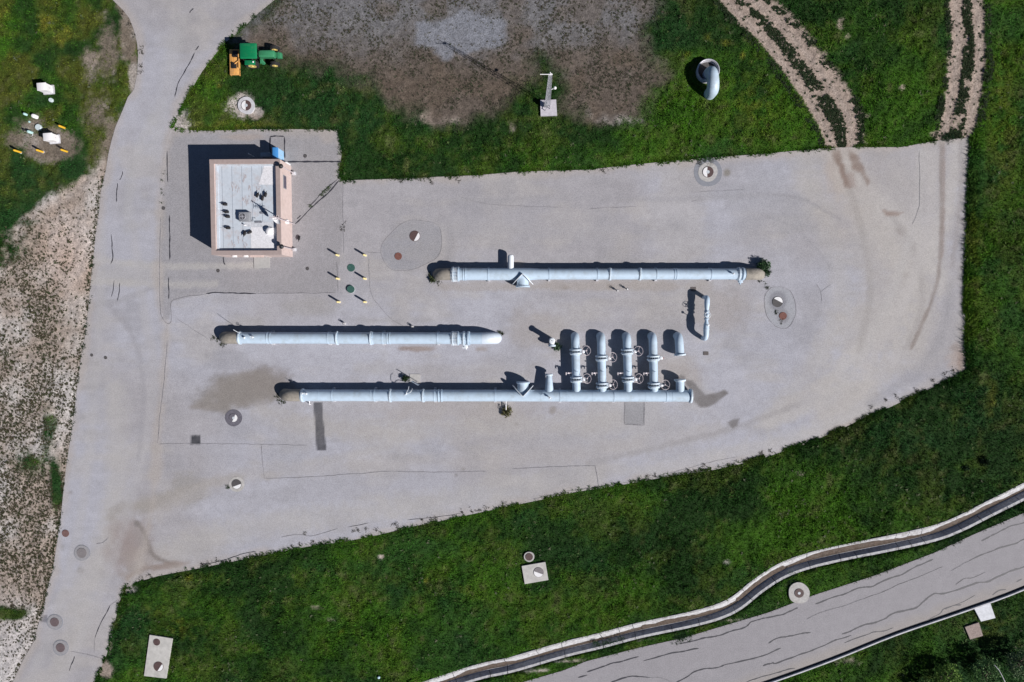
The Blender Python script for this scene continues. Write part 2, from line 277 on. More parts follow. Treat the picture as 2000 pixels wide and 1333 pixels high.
# ------------------------------------------------------------------ mesh builder
class MB:
    def __init__(s): s.v = []; s.f = []; s.m = []
    def add(s, vs, fs, mi=0):
        b = len(s.v); s.v += [tuple(p) for p in vs]; s.f += [tuple(i+b for i in f) for f in fs]; s.m += [mi]*len(fs); return s
    def box(s, c, size, rz=0, mi=0, bev=0, M=None):
        hx, hy, hz = size[0]/2, size[1]/2, size[2]/2; c = Vector(c)
        if bev:
            b = min(bev, hx*.9, hy*.9); pts = []
            for z, i in ((-hz, 0), (hz-b*.6, 0), (hz, b)):
                x, y, k = hx-i, hy-i, b*.6
                pts += [(-x+k,-y,z),(x-k,-y,z),(x,-y+k,z),(x,y-k,z),(x-k,y,z),(-x+k,y,z),(-x,y-k,z),(-x,-y+k,z)]
            fs = [tuple(range(7, -1, -1)), tuple(range(16, 24))]
            for r in (0, 8):
                fs += [(r+i, r+(i+1) % 8, r+8+(i+1) % 8, r+8+i) for i in range(8)]
        else:
            pts = [(x, y, z) for z in (-hz, hz) for (x, y) in ((-hx,-hy),(hx,-hy),(hx,hy),(-hx,hy))]
            fs = [(3,2,1,0),(4,5,6,7),(0,1,5,4),(1,2,6,5),(2,3,7,6),(3,0,4,7)]
        Q = M if M is not None else Matrix.Rotation(rz, 3, 'Z')
        return s.add([Q @ Vector(p)+c for p in pts], fs, mi)
    def sweep(s, path, rad, n=28, caps=True, mi=0, flat=1.0):
        path = [Vector(p) for p in path]; k = len(path)
        if not hasattr(rad, '__len__'): rad = [rad]*k
        T = [(path[min(i+1, k-1)]-path[max(i-1, 0)]).normalized() for i in range(k)]
        up = Vector((0, 0, 1)) if abs(T[0].z) < .9 else Vector((0, 1, 0))
        a = T[0].cross(up).normalized(); vs = []
        for i in range(k):
            a = (a-T[i]*a.dot(T[i])).normalized(); b = a.cross(T[i]).normalized()
            for j in range(n):
                t = 2*math.pi*j/n; vs.append(path[i]+(a*math.cos(t)+b*math.sin(t)*flat)*rad[i])
        fs = [(i*n+j, i*n+(j+1) % n, (i+1)*n+(j+1) % n, (i+1)*n+j) for i in range(k-1) for j in range(n)]
        if caps: fs += [tuple(range(n-1, -1, -1)), tuple((k-1)*n+j for j in range(n))]
        return s.add(vs, fs, mi)
    def cyl(s, p0, p1, r0, r1=None, n=24, mi=0, caps=True): return s.sweep([p0, p1], [r0, r0 if r1 is None else r1], n, caps, mi)
    def tube(s, p0, p1, ro, ri, n=32, mi=0):
        p0, p1 = Vector(p0), Vector(p1); T = (p1-p0).normalized(); up = Vector((0,0,1)) if abs(T.z) < .9 else Vector((0,1,0))
        a = T.cross(up).normalized(); b = a.cross(T); vs = []
        for p, r in ((p0, ro), (p1, ro), (p1, ri), (p0, ri)):
            vs += [p+(a*math.cos(2*math.pi*j/n)+b*math.sin(2*math.pi*j/n))*r for j in range(n)]
        fs = [(q*n+j, q*n+(j+1) % n, ((q+1) % 4)*n+(j+1) % n, ((q+1) % 4)*n+j) for q in range(4) for j in range(n)]
        return s.add(vs, fs, mi)
    def torus(s, c, R, r, ax=(0,0,1), n=36, m=8, mi=0, jit=0):
        c = Vector(c); ax = Vector(ax).normalized(); up = Vector((1,0,0)) if abs(ax.x) < .9 else Vector((0,1,0))
        a = ax.cross(up).normalized(); b = ax.cross(a); vs = []
        for i in range(n):
            t = 2*math.pi*i/n; d = a*math.cos(t)+b*math.sin(t)
            for j in range(m):
                q = 2*math.pi*j/m; vs.append(c+d*(R+r*math.cos(q))+ax*r*math.sin(q))
        return s.add(vs, [(i*m+j, ((i+1) % n)*m+j, ((i+1) % n)*m+(j+1) % m, i*m+(j+1) % m) for i in range(n) for j in range(m)], mi)
    def prism(s, poly, z0, z1, mi=0):
        n = len(poly); a = sum(poly[i][0]*poly[(i+1) % n][1]-poly[(i+1) % n][0]*poly[i][1] for i in range(n))
        if a < 0: poly = poly[::-1]
        vs = [(p[0], p[1], z0) for p in poly]+[(p[0], p[1], z1) for p in poly]
        return s.add(vs, [tuple(range(n-1, -1, -1)), tuple(range(n, 2*n))]+[(i, (i+1) % n, n+(i+1) % n, n+i) for i in range(n)], mi)
    def blob(s, c, r, sc=(1,1,1), n=12, mi=0):
        c = Vector(c); vs = []; m = n//2
        for i in range(1, m):
            t = math.pi*i/m
            for j in range(n):
                q = 2*math.pi*j/n; vs.append(c+Vector((math.sin(t)*math.cos(q)*r*sc[0], math.sin(t)*math.sin(q)*r*sc[1], math.cos(t)*r*sc[2])))
        vs += [c+Vector((0,0,r*sc[2])), c-Vector((0,0,r*sc[2]))]; k = len(vs)
        fs = [(i*n+j, (i+1)*n+j, (i+1)*n+(j+1) % n, i*n+(j+1) % n) for i in range(m-2) for j in range(n)]
        fs += [(k-2, j, (j+1) % n) for j in range(n)]+[(k-1, (m-2)*n+(j+1) % n, (m-2)*n+j) for j in range(n)]
        return s.add(vs, fs, mi)
    def build(s, name, mats, parent=None, smooth=True, world=True):
        if not isinstance(mats, (list, tuple)): mats = [mats]
        me = bpy.data.meshes.new(name); off = Vector((0,0,0))
        if parent is not None and world:
            q = parent
            while q is not None: off += q.location; q = q.parent
        me.from_pydata([(v[0]-off.x, v[1]-off.y, v[2]-off.z) for v in s.v], [], s.f)
        for m in mats: me.materials.append(m)
        me.polygons.foreach_set('material_index', s.m)
        if smooth:
            me.polygons.foreach_set('use_smooth', [True]*len(s.f)); me.set_sharp_from_angle(angle=R_(32))
        me.update(); o = bpy.data.objects.new(name, me); col.objects.link(o)
        if parent is not None: o.parent = parent
        return o
def tag(o, label=None, cat=None, group=None, kind=None):
    for k, v in (('label', label), ('category', cat), ('group', group), ('kind', kind)):
        if v: o[k] = v
    return o
def thing(name, label, cat, loc, rz=0, group=None):
    o = bpy.data.objects.new(name, None); col.objects.link(o); o.location = loc; o.rotation_euler = (0, 0, rz); o.empty_display_size = .3
    return tag(o, label, cat, group)
def copy_tree(o, parent=None):
    c = o.copy(); col.objects.link(c); c.parent = parent
    for ch in list(o.children): copy_tree(ch, c)
    return c
def raw_mesh(name, V, F, colors, material, k=3):
    me = bpy.data.meshes.new(name); n = len(V); m = len(F)
    me.vertices.add(n); me.loops.add(m*k); me.polygons.add(m)
    me.vertices.foreach_set('co', np.asarray(V, np.float32).ravel()); me.loops.foreach_set('vertex_index', np.asarray(F, np.int32).ravel())
    me.polygons.foreach_set('loop_start', np.arange(0, m*k, k, dtype=np.int32)); me.update(calc_edges=True)
    if colors is not None:
        at = me.color_attributes.new('Col', 'FLOAT_COLOR', 'POINT')
        at.data.foreach_set('color', np.concatenate([colors, np.ones((n, 1))], 1).astype(np.float32).ravel())
    me.materials.append(material); return me

# ------------------------------------------------------------------ ground sheet
def axis(lo, hi, step, far):
    core = np.arange(lo, hi+1e-6, step); out = [core]; s = step; x = core[-1]; ext = []
    while x < far: s *= 1.35; x += s; ext.append(x)
    s = step; y = core[0]; ext2 = []
    while y > -far: s *= 1.35; y -= s; ext2.append(y)
    return np.concatenate([ext2[::-1], core, ext])
def ground_height(x, y, hd=None):
    if hd is None: hd = hard_dist(x, y)
    up = ss(-.05, -1.2, -(-hd))if False else ss(0.0, 1.0, -hd)
    z = -.03+up*(.02+.18*fbm(x, y, .45, 31)+.13*ss(.3, .72, fbm(x, y, 2.0, 32, 3)))
    dd = sdist(DITCH_W, x, y, False); z = z-.75*(1-ss(.62, .95, dd))
    return z
gx = axis(-58, 59, .2, 420); gy = axis(-41, 39, .2, 420)
X, Y = np.meshgrid(gx, gy); X = X.ravel(); Y = Y.ravel(); U, V_ = WP(X, Y)
HD = hard_dist(X, Y); BF = bare_field(X, Y, U, V_); GF, LG = gravel_field(X, Y)
Z = ground_height(X, Y, HD)*(1-.75*np.maximum(GF, BF*.8)*(HD < 0)*(sdist(DITCH_W, X, Y, False) > 1.0))
NX, NY = len(gx), len(gy); idx = np.arange(NX*NY).reshape(NY, NX)
F = np.stack([idx[:-1, :-1], idx[:-1, 1:], idx[1:, 1:], idx[1:, :-1]], -1).reshape(-1, 4)
me = raw_mesh('ground', np.stack([X, Y, Z], 1), F, ground_color(X, Y, U, V_, BF, GF, LG), GROUNDM, 4)
me.polygons.foreach_set('use_smooth', [True]*len(F))
ground = bpy.data.objects.new('ground', me); col.objects.link(ground); tag(ground, kind='structure')

# ------------------------------------------------------------------ paved sheets
TAN = (.30, .27, .25)
BLOBS = [ # u, v, ru, rv, rot(deg), colour, strength, softness of edge
    (1790,430,110,230,8,(.37,.35,.345),.55),(1740,560,60,190,14,(.36,.34,.335),.45),(1645,335,36,62,10,(.37,.325,.30),.75),(1700,640,120,60,-30,(.38,.36,.35),.5),
    (1560,790,130,26,-28,(.38,.36,.35),.45),(1840,620,40,110,10,(.33,.32,.34),.4),(1870,700,26,30,0,(.34,.29,.27),.7),(1655,833,75,9,-25,(.27,.215,.185),.9),(1560,870,40,7,-22,(.29,.235,.205),.8),(1880,705,16,26,0,(.27,.215,.19),.8),
    (1760,450,14,14,0,(.24,.215,.205),.55),(1783,480,9,11,0,(.25,.22,.21),.5),(1768,538,10,8,0,(.27,.25,.24),.45),(1865,680,9,9,0,(.25,.22,.21),.5),
    (470,765,92,38,-8,(.205,.19,.18),.8),(420,795,55,14,12,(.215,.20,.19),.7),(520,745,50,34,0,(.20,.18,.17),.6),(385,795,20,7,0,(.21,.19,.18),.5),
    (370,960,42,38,0,(.27,.255,.24),.55),(300,985,70,24,-18,(.29,.27,.25),.5),(255,1045,62,44,8,(.27,.235,.225),.6),(235,1075,44,56,0,(.255,.215,.205),.6),(285,1090,60,26,-10,(.29,.255,.235),.5),(268,1023,8,9,0,(.15,.14,.14),.6),(330,1106,45,7,-10,(.24,.195,.175),.7),(265,1115,40,14,-20,(.28,.25,.235),.6),(280,1060,10,40,-30,(.24,.215,.205),.4),
    (160,520,40,60,0,(.36,.335,.32),.5),(250,540,90,26,-4,(.35,.335,.325),.4),(590,850,60,40,0,(.32,.305,.30),.3),(480,640,60,30,0,(.33,.315,.30),.35),
    (1200,558,220,12,0,(.31,.28,.26),.55),(950,560,110,12,0,(.31,.28,.26),.5),(1400,600,90,50,0,(.315,.29,.28),.45),(1050,640,60,50,0,(.315,.29,.275),.45),(1300,730,90,40,0,(.31,.28,.265),.45),
    (820,682,40,7,0,(.24,.19,.165),.6),(790,681,16,6,0,(.22,.17,.15),.6),(940,682,16,7,0,(.24,.20,.17),.5),(1079,802,7,9,30,(.20,.18,.165),.6),(1008,829,5,3,0,(.18,.17,.16),.5),
    (1105,562,7,5,0,(.24,.21,.19),.5),(1190,560,8,8,0,(.24,.21,.19),.4),(1420,338,9,9,0,(.19,.175,.15),.65),(700,800,160,60,0,(.325,.305,.30),.3),(900,800,200,30,0,(.33,.30,.285),.35),
    (1200,850,250,60,-6,(.345,.335,.345),.35),(700,950,260,30,-3,(.33,.325,.35),.3),(560,900,40,40,0,(.30,.30,.33),.35),(1000,430,220,60,0,(.315,.31,.335),.3),(1500,400,110,70,0,(.31,.31,.335),.4),
    (905,916,4,4,0,(.20,.19,.19),.6),(891,928,4,4,0,(.20,.19,.19),.5),(138,962,6,5,0,(.19,.18,.18),.4),(157,1114,7,7,0,(.25,.24,.24),.5),(122,1070,5,7,0,(.26,.26,.28),.5),
    (600,600,60,20,0,(.29,.28,.275),.4),(480,268,60,8,0,(.33,.285,.265),.6),(640,268,18,18,0,(.34,.31,.295),.6),(190,710,5,5,0,(.2,.19,.19),.3),(530,930,25,10,0,(.3,.28,.26),.4),(1010,515,14,6,0,(.33,.29,.26),.5)]
SHARP = [([(372,797),(390,780),(405,765),(425,745),(455,730),(490,722),(520,728),(545,745),(545,775),(520,790),(480,795),(440,797),(420,803),(395,803)],(.235,.215,.20),.55,.3),
    ([(1620,300),(1720,310),(1700,420),(1640,480),(1600,400)],(.355,.32,.295),.35,2.0), # polygons with crisp edges: px polygon, colour, strength, edge (m)
    ([(1340,742),(1352,743),(1365,758),(1378,771),(1398,768),(1415,762),(1422,768),(1408,780),(1396,790),(1380,796),(1368,796),(1355,785),(1352,765),(1340,752)],(.155,.145,.145),.9,.12),
    ([(1320,739),(1330,732),(1338,736),(1338,744),(1320,745)],(.16,.15,.15),.8,.12),
    ([(1419,826),(1432,818),(1445,817),(1440,832),(1431,838),(1424,832)],(.155,.145,.145),.9,.12),
    ([(1625,292),(1640,288),(1652,340),(1660,366),(1650,366),(1638,330),(1625,305)],(.20,.15,.125),.85,.22),
    ([(1655,290),(1672,300),(1685,325),(1700,355),(1695,362),(1680,340),(1665,330)],(.21,.16,.135),.8,.22),
    ([(1640,335),(1668,340),(1672,366),(1655,366)],(.25,.19,.165),.5,.3),
    ([(1722,410),(1745,414),(1765,415),(1752,423),(1728,421)],(.25,.195,.17),.8,.15),
    ([(612,786),(629,786),(637,880),(619,880)],(.055,.055,.065),.85,.05),
    ([(1220,786),(1258,786),(1258,831),(1220,829)],(.235,.235,.25),.7,.06),
    ([(373,851),(391,851),(392,868),(373,869)],(.035,.037,.045),.95,.05),
    ([(78,1201),(92,1201),(92,1217),(79,1216)],(.14,.14,.165),.9,.05)]
BUILD_PAD = [(338,256),(660,255),(668,300),(668,480),(656,572),(400,573),(335,590),(331,625),(320,622),(313,600),(313,420),(330,280)]
OVAL1 = [(807,429),(845,435),(860,448),(863,473),(858,498),(838,513),(800,528),(765,527),(747,505),(746,480),(765,455),(787,436)]
OVAL2 = [(1521,561),(1543,568),(1552,590),(1554,612),(1545,634),(1532,642),(1515,638),(1500,622),(1493,600),(1495,576),(1506,563)]
TRACKS = [
    ([(1640,300),(1665,380),(1730,470),(1790,560),(1790,640),(1730,720),(1620,800)],1.5,(.41,.385,.36),.38),([(1660,320),(1720,400),(1800,470),(1840,560)],1.0,(.42,.40,.385),.45),([(1870,290),(1850,400),(1800,520),(1720,640),(1600,760)],.8,(.42,.40,.385),.4),
    ([(1560,300),(1600,400),(1640,560),(1600,700),(1500,820)],1.1,(.39,.37,.35),.3),([(1650,340),(1680,440),(1700,560),(1680,680)],.35,(.285,.27,.26),.35),([(1740,420),(1790,500),(1800,600),(1770,680)],.3,(.285,.27,.265),.3),([(1700,800),(1580,850),(1440,885),(1250,925)],.9,(.40,.385,.38),.45),
    ([(1855,560),(1845,640),(1800,720),(1700,790)],.5,(.27,.265,.28),.35),([(120,1300),(170,1150),(215,1020),(230,900),(225,760)],1.2,(.385,.37,.36),.4),([(330,1080),(450,1040),(640,1010),(900,975),(1150,930)],1.3,(.375,.36,.35),.4),
    ([(268,1020),(285,1050),(300,1085),(330,1100),(350,1108)],.22,(.20,.18,.17),.6),([(250,1130),(270,1115),(310,1105),(345,1100)],.25,(.24,.20,.18),.55),([(215,1010),(235,990),(300,985),(380,950),(470,935)],.5,(.28,.26,.24),.4),([(510,800),(600,830),(760,840),(1000,835),(1200,820)],1.0,(.37,.35,.335),.35), # px polyline, width m, colour, strength
    ([(160,505),(250,515),(330,520),(500,520)],.35,(.40,.385,.37),.45),([(165,595),(230,590),(300,560),(330,545)],.35,(.27,.265,.28),.35),([(165,550),(260,553),(330,556),(420,555)],.35,(.39,.375,.36),.4),
    ([(1838,280),(1838,380),(1838,460),(1832,540),(1815,600),(1780,680)],.2,(.23,.20,.185),.55),([(1843,280),(1843,400),(1840,500)],.15,(.26,.22,.205),.5),
    ([(1876,280),(1876,380),(1860,520)],.3,(.27,.25,.25),.35),([(1800,300),(1790,420),(1730,600),(1640,760),(1500,830)],.5,(.40,.385,.38),.4),([(1820,300),(1812,450),(1760,600),(1690,720)],.5,(.41,.39,.385),.4),
    ([(1510,380),(1570,390),(1640,430)],.15,(.26,.255,.27),.4),([(1500,425),(1560,450),(1620,520)],.15,(.27,.265,.28),.35),([(260,440),(280,600),(300,740),(260,960),(200,1150),(120,1330)],.5,(.375,.365,.375),.3),
    ([(200,440),(190,700),(160,1000),(110,1200),(60,1330)],.5,(.38,.37,.375),.3),([(215,600),(260,660),(280,760),(270,900)],.3,(.27,.265,.285),.3),([(310,1005),(380,960),(470,930),(560,918),(800,905),(1100,890),(1400,840)],.8,(.36,.34,.335),.3),
    ([(1150,905),(1300,870),(1420,840),(1560,790)],.3,(.275,.265,.27),.35),([(700,720),(900,725),(1050,720)],.6,(.34,.325,.32),.25),([(880,400),(1100,385),(1300,390),(1500,380)],.3,(.28,.275,.29),.25),([(880,440),(1200,460),(1500,470)],.7,(.335,.325,.335),.25),
    ([(300,230),(260,330),(250,450)],.5,(.37,.365,.37),.3),([(350,40),(320,200),(300,300)],.8,(.375,.37,.375),.3),([(865,800),(760,870),(600,905)],.4,(.35,.335,.33),.25)]
def pave_color(x, y, u, v):
    n1 = fbm(x, y, .09, 41); n2 = fbm(x, y, .5, 42); nf = fbm(x, y, 2.2, 43, 3); st = fbm(x*.12, y, 2.0, 44, 3)
    c = mixc(const([.322, .312, .330], x), [.355, .356, .398], ss(.35, .65, n1))
    m1 = fbm(x, y, .17, 45, 4); m2 = fbm(x, y, .3, 46, 4); sk = fbm(x*.25+y*.05, y*1.1, .9, 47, 3)
    c = mixc(c, [.372, .350, .330], ss(.50, .66, m1*.7+sk*.3)*.42); c = mixc(c, [.270, .266, .285], ss(.54, .70, m2*.7+sk*.3)*.4)
    c = c*(.92+.16*n2[..., None])*(.94+.12*nf[..., None])*(.94+.12*st[..., None])
    pad = ss(-.05, .05, sdist(W(BUILD_PAD), x, y)); c = mixc(c, [.262, .255, .268], pad*.75)
    grit = (vnoise(x*7, y*7, 77)-.5)
    c = c*(1+(grit*.12*pad)[..., None])
    o1 = sdist(W(OVAL1), x, y); c = mixc(c, [.225, .232, .262], ss(-.05, .05, o1)*(.42+.7*(n2-.45)))
    c = mixc(c, [.25, .245, .265], ss(.9, 0, np.abs(o1+.9))*ss(840, 870, u)*.5)
    o2 = sdist(W(OVAL2), x, y); c = mixc(c, [.30, .31, .335], ss(-.05, .05, o2)*.7); o3 = np.hypot((u-1519)/17, (v-588)/19); c = mixc(c, [.19, .19, .215], ss(1.15, .85, o3)*.7); o3 = np.hypot((u-1530)/11, (v-618)/14); c = mixc(c, [.21, .205, .225], ss(1.2, .8, o3)*.7)
    for (cu, cv, ru, rv, rot, cc, s) in BLOBS:
        a = R_(rot); du = (u-cu); dv = (v-cv)
        q = np.hypot((du*math.cos(a)+dv*math.sin(a))/ru, (-du*math.sin(a)+dv*math.cos(a))/rv)
        c = mixc(c, cc, ss(1.15, .45, q+(n2-.5)*.8+(nf-.5)*.4)*min(1, s*1.25))
    for pl, w, cc, s in TRACKS:
        P = W(smooth_line(pl)); d = sdist(P, x, y, False)
        c = mixc(c, cc, ss(w*1.6, w*.2, d+(nf-.5)*w)*min(1, s*1.5)*(.4+1.0*n2))
    for poly, cc, s, e in SHARP:
        c = mixc(c, cc, ss(-e, e, sdist(W(poly), x, y)+(nf-.5)*e*1.5)*s*(.85+.3*nf))
    # dust along the edges
    ed = np.maximum(sdist(YARD_W, x, y), sdist(ROAD_W, x, y))
    c = mixc(c, [.37, .335, .31], ss(.9, .0, ed+(n2-.5)*1.2)*.6)
    return c
def lane_color(x, y, u, v):
    n1 = fbm(x, y, .12, 51); n2 = fbm(x, y, .8, 52); nf = fbm(x, y, 2.5, 53, 3)
    c = const([.285, .275, .292], x)*(.94+.12*n1[..., None])*(.95+.1*nf[..., None])
    d = sdist(W(LANE_BOT[::-1]), x, y, False); c = mixc(c, [.33, .30, .27], ss(1.8, .2, d+(n2-.5)*.8)*.6)
    return c
def sheet(name, poly, res, z, colf, mats, x0=-70, x1=75, y0=-60, y1=60):
    # cells of a fine grid inside the outline, border vertices snapped onto it
    P = np.asarray(poly); lo = np.maximum(P.min(0)-res, [x0, y0]); hi = np.minimum(P.max(0)+res, [x1, y1])
    xs = np.arange(lo[0], hi[0], res); ys = np.arange(lo[1], hi[1], res); X, Y = np.meshgrid(xs, ys)
    d = sdist(P, X.ravel(), Y.ravel()).reshape(X.shape); ins = d > 0
    cell = ins[:-1, :-1] | ins[1:, :-1] | ins[:-1, 1:] | ins[1:, 1:]
    Xf, Yf = X.ravel().copy(), Y.ravel().copy(); out = (~ins.ravel()) & (d.ravel() > -2*res)
    ox, oy = Xf[out], Yf[out]; best = np.full(ox.shape, 1e18); bx = ox.copy(); by = oy.copy()
    for i in range(len(P)):
        ax, ay = P[i]; cx, cy = P[(i+1) % len(P)]; dx, dy = cx-ax, cy-ay
        t = np.clip(((ox-ax)*dx+(oy-ay)*dy)/(dx*dx+dy*dy+1e-12), 0, 1); qx = ax+t*dx; qy = ay+t*dy
        e = (ox-qx)**2+(oy-qy)**2; k = e < best; best[k] = e[k]; bx[k] = qx[k]; by[k] = qy[k]
    Xf[out] = bx; Yf[out] = by
    idx = np.arange(X.size).reshape(X.shape)
    F = np.stack([idx[:-1, :-1], idx[:-1, 1:], idx[1:, 1:], idx[1:, :-1]], -1)[cell].reshape(-1, 4)
    used = np.unique(F); remap = np.full(X.size, -1); remap[used] = np.arange(len(used)); F = remap[F]
    x, y = Xf[used], Yf[used]; u, v = WP(x, y)
    C = colf(x, y, u, v)
    return x, y, F, C
def pave_object(name, poly, z, colf, cracks, res=.15):
    x, y, F, C = sheet(name, poly, res, z, colf, None)
    V = [np.stack([x, y, np.full_like(x, z)], 1)]; Fs = [F]; base = len(x); mi = [np.zeros(len(F), int)]; cols = [C]
    rr = random.Random(9)
    for pts, w, m in cracks:
        P = W(smooth_line(pts)); Q = []
        for i in range(len(P)-1):
            L = np.hypot(*(P[i+1]-P[i])); k = max(1, int(L/.25))
            for j in range(k): Q.append(P[i]+(P[i+1]-P[i])*j/k)
        Q.append(P[-1]); Q = np.array(Q); T = np.gradient(Q, axis=0); T /= np.linalg.norm(T, axis=1)[:, None]+1e-9
        N = np.stack([-T[:, 1], T[:, 0]], 1); k = len(Q)
        wob = np.array([rr.uniform(-1, 1) for _ in range(k)]); wob = np.convolve(wob, [.25, .5, .25], 'same')*.05*(w < .2)
        ww = w*.5*np.array([rr.uniform(.55, 1.25) for _ in range(k)])
        if w < .2: ww[0] *= .3; ww[-1] *= .3
        a = Q+N*(wob+ww)[:, None]; b = Q+N*(wob-ww)[:, None]; zz = z+.004*(1+m)+rr.random()*.002
        V.append(np.concatenate([np.c_[a, np.full(k, zz)], np.c_[b, np.full(k, zz)]]))
        i = np.arange(k-1); Fs.append(np.stack([base+i, base+k+i, base+k+i+1, base+i+1], 1)); mi.append(np.full(k-1, m)); base += 2*k
        cols.append(np.full((2*k, 3), .1))
    me = raw_mesh(name, np.concatenate(V), np.concatenate(Fs), np.concatenate(cols), PAVEM, 4)
    me.materials.append(SEAL); me.materials.append(SEALT)
    me.polygons.foreach_set('material_index', np.concatenate(mi).astype(np.int32)); me.update()
    o = bpy.data.objects.new(name, me); col.objects.link(o); tag(o, kind='structure'); return o
ROADC = [([(389,90),(386,94),(382,99)],.10,1),([(380,103),(370,125),(358,145),(348,165),(344,178),(342,190)],.10,1),([(378,17),(374,21),(370,25)],.1,1),([(240,335),(238,344),(234,352)],.08,1),([(230,358),(228,375),(228,395)],.09,1),
 ([(217,458),(219,480),(221,500),(217,516)],.1,1),([(223,548),(222,565),(218,580)],.08,1),([(234,553),(232,575),(229,588)],.08,1),([(185,1247),(195,1222),(205,1203),(216,1182)],.1,1),([(136,1311),(141,1296),(146,1282)],.09,1),([(216,1182),(232,1170)],.05,2),
 ([(188,1062),(200,1060),(212,1050)],.05,2),([(185,1248),(184,1275)],.04,2),([(138,1272),(170,1278),(200,1287)],.04,2)]
YARDC = [([(327,295),(327,330),(328,356)],.1,1),([(331,421),(332,470),(332,508)],.12,1),([(330,542),(330,565),(330,585)],.1,1),([(402,575),(420,572),(460,573),(500,574)],.12,1),([(500,574),(550,573),(600,573),(655,572)],.07,2),
 ([(314,425),(312,500),(313,600),(320,625),(331,632),(335,620),(335,590),(360,581),(402,575)],.06,2),([(327,666),(323,720),(318,770),(312,820),(308,866)],.07,2),([(308,867),(380,867),(500,868),(600,870)],.04,2),([(436,502),(437,512),(440,518)],.11,1),
 ([(577,438),(610,405),(640,378),(663,353)],.12,1),([(580,428),(588,421)],.10,1),([(604,404),(620,387),(634,372),(660,350)],.08,1),([(556,316.5),(610,316.5),(668,316.5)],.16,1),([(528,310),(528,290),(528,267)],.13,1),([(528,267),(540,266.5),(555,267)],.13,1),([(555,267),(556,290),(557,310)],.13,1),
 ([(670,355),(670,420),(671,480),(672,495)],.05,2),([(510,868),(513,900),(516,935)],.05,2),([(516,935),(600,932),(700,925),(760,921),(850,922),(950,921)],.05,2),([(1000,916),(1100,911),(1155,910),(1163,912),(1167,935),(1170,952)],.06,2),
 ([(550,1049),(582,1044),(607,1047),(630,1042),(660,1032)],.05,2),([(795,1016),(837,1012),(875,1007),(905,1002)],.05,1),([(390,1102),(430,1097),(470,1083),(500,1077)],.07,1),([(1220,786),(1220,829)],.10,2),([(1258,786),(1258,831)],.10,2),([(1220,829),(1258,831)],.10,2),
 (OVAL1+[OVAL1[0]],.035,2),(OVAL2+[OVAL2[0]],.045,2),([(658,512),(660,540),(660,572)],.07,2),([(715,492),(722,493),(745,493)],.04,2),([(720,505),(722,550),(728,580),(760,620),(790,638)],.04,2),([(1150,408),(1190,406),(1245,404)],.04,2),([(1595,556),(1603,570),(1604,590)],.03,2),([(1603,570),(1622,556)],.03,2),
 ([(345,622),(375,642),(410,665)],.04,2),([(680,1030),(720,1022)],.05,1),([(1365,375),(1455,371)],.03,2),([(1350,395),(1360,392)],.04,2),([(900,385),(960,400),(1100,405)],.03,2),([(1800,766),(1850,742)],.06,1),([(1040,975),(1120,957),(1250,938),(1380,905),(1440,892)],.035,2),([(1795,295),(1795,400),(1780,440)],.04,2)]
def r7(p): return [(1000+x/4, 1000+y/4) for x, y in p]
def r8(p): return [(1500+x/4, 1000+y/4) for x, y in p]
LANEC = [(r7([(1310,1030),(1360,1020),(1430,1005),(1480,990),(1560,975),(1630,965),(1700,935),(1760,920),(1830,895),(1870,860),(1930,840),(2000,825)])+r8([(100,805),(170,775),(235,750)]),.1,1),
 (r7([(1025,1165),(1150,1130),(1280,1098),(1380,1080),(1460,1065)]),.1,1),(r7([(585,1250),(690,1215),(770,1185),(870,1165),(990,1130)]),.1,1),(r7([(515,1295),(590,1275)]),.1,1),(r7([(770,1333),(860,1300),(940,1283),(1080,1295)]),.1,1),(r7([(1080,1295),(1160,1295),(1250,1330)]),.04,2),
 (r7([(1280,1333),(1380,1280),(1430,1250),(1520,1225),(1610,1215),(1680,1190),(1800,1165),(1900,1140),(2000,1110)])+r8([(60,1080),(100,1065)]),.1,1),(r7([(1960,1205)])+r8([(0,1190),(40,1180),(60,1185),(180,1140),(290,1100),(400,1060),(500,1015),(560,995),(650,965)]),.1,1),
 (r7([(1830,1333),(1900,1305),(2000,1275)])+r8([(80,1255),(140,1235),(210,1220)]),.08,1),(r8([(0,1025),(80,985),(150,975),(200,965),(270,950),(335,943)]),.09,1),
 (r8([(370,720),(450,690),(560,655),(620,630),(700,597),(750,590),(820,582),(900,540),(1000,505),(1050,490),(1130,440),(1200,410),(1290,370)]),.1,1),(r8([(300,838),(400,790),(520,755),(640,720),(740,680)]),.05,2),(r8([(740,680),(880,630),(960,595),(1040,560),(1100,535)]),.05,1),(r8([(1100,535),(1200,500),(1300,455),(1365,430)]),.05,1),
 (r8([(575,955),(630,940),(680,915),(740,885),(800,873),(840,865),(920,830),(970,800),(1050,775),(1140,755),(1200,715),(1250,670),(1300,640),(1370,638),(1480,610),(1560,580),(1650,550),(1710,550),(1790,510),(1850,480),(1920,455),(2000,430),(2300,300)]),.12,1),
 (r8([(595,1025),(680,990),(760,965),(820,940),(900,930),(980,905)]),.08,1),(r8([(1665,230),(1740,190),(1820,150),(1900,110),(2000,85),(2200,0)]),.09,1),(r8([(1430,465),(1500,420),(1570,385)]),.05,2),(r8([(1570,385),(1650,345),(1740,310),(1830,275),(1930,250),(2000,215),(2200,120)]),.09,1),
 (r8([(1465,570),(1530,525),(1600,515),(1700,470)]),.06,1),(r8([(1060,930),(1180,880),(1260,840),(1340,800),(1380,755),(1500,715),(1620,650)]),.06,1),(r8([(1940,548),(1985,525)]),.08,1),(r8([(1750,650),(1800,615),(1860,605)]),.08,1),(r8([(1380,760),(1440,735),(1510,725)]),.09,1)]
pave_object('access_road', ROAD_W, .012, pave_color, ROADC)
pave_object('yard_pavement', YARD_W, .020, pave_color, YARDC)
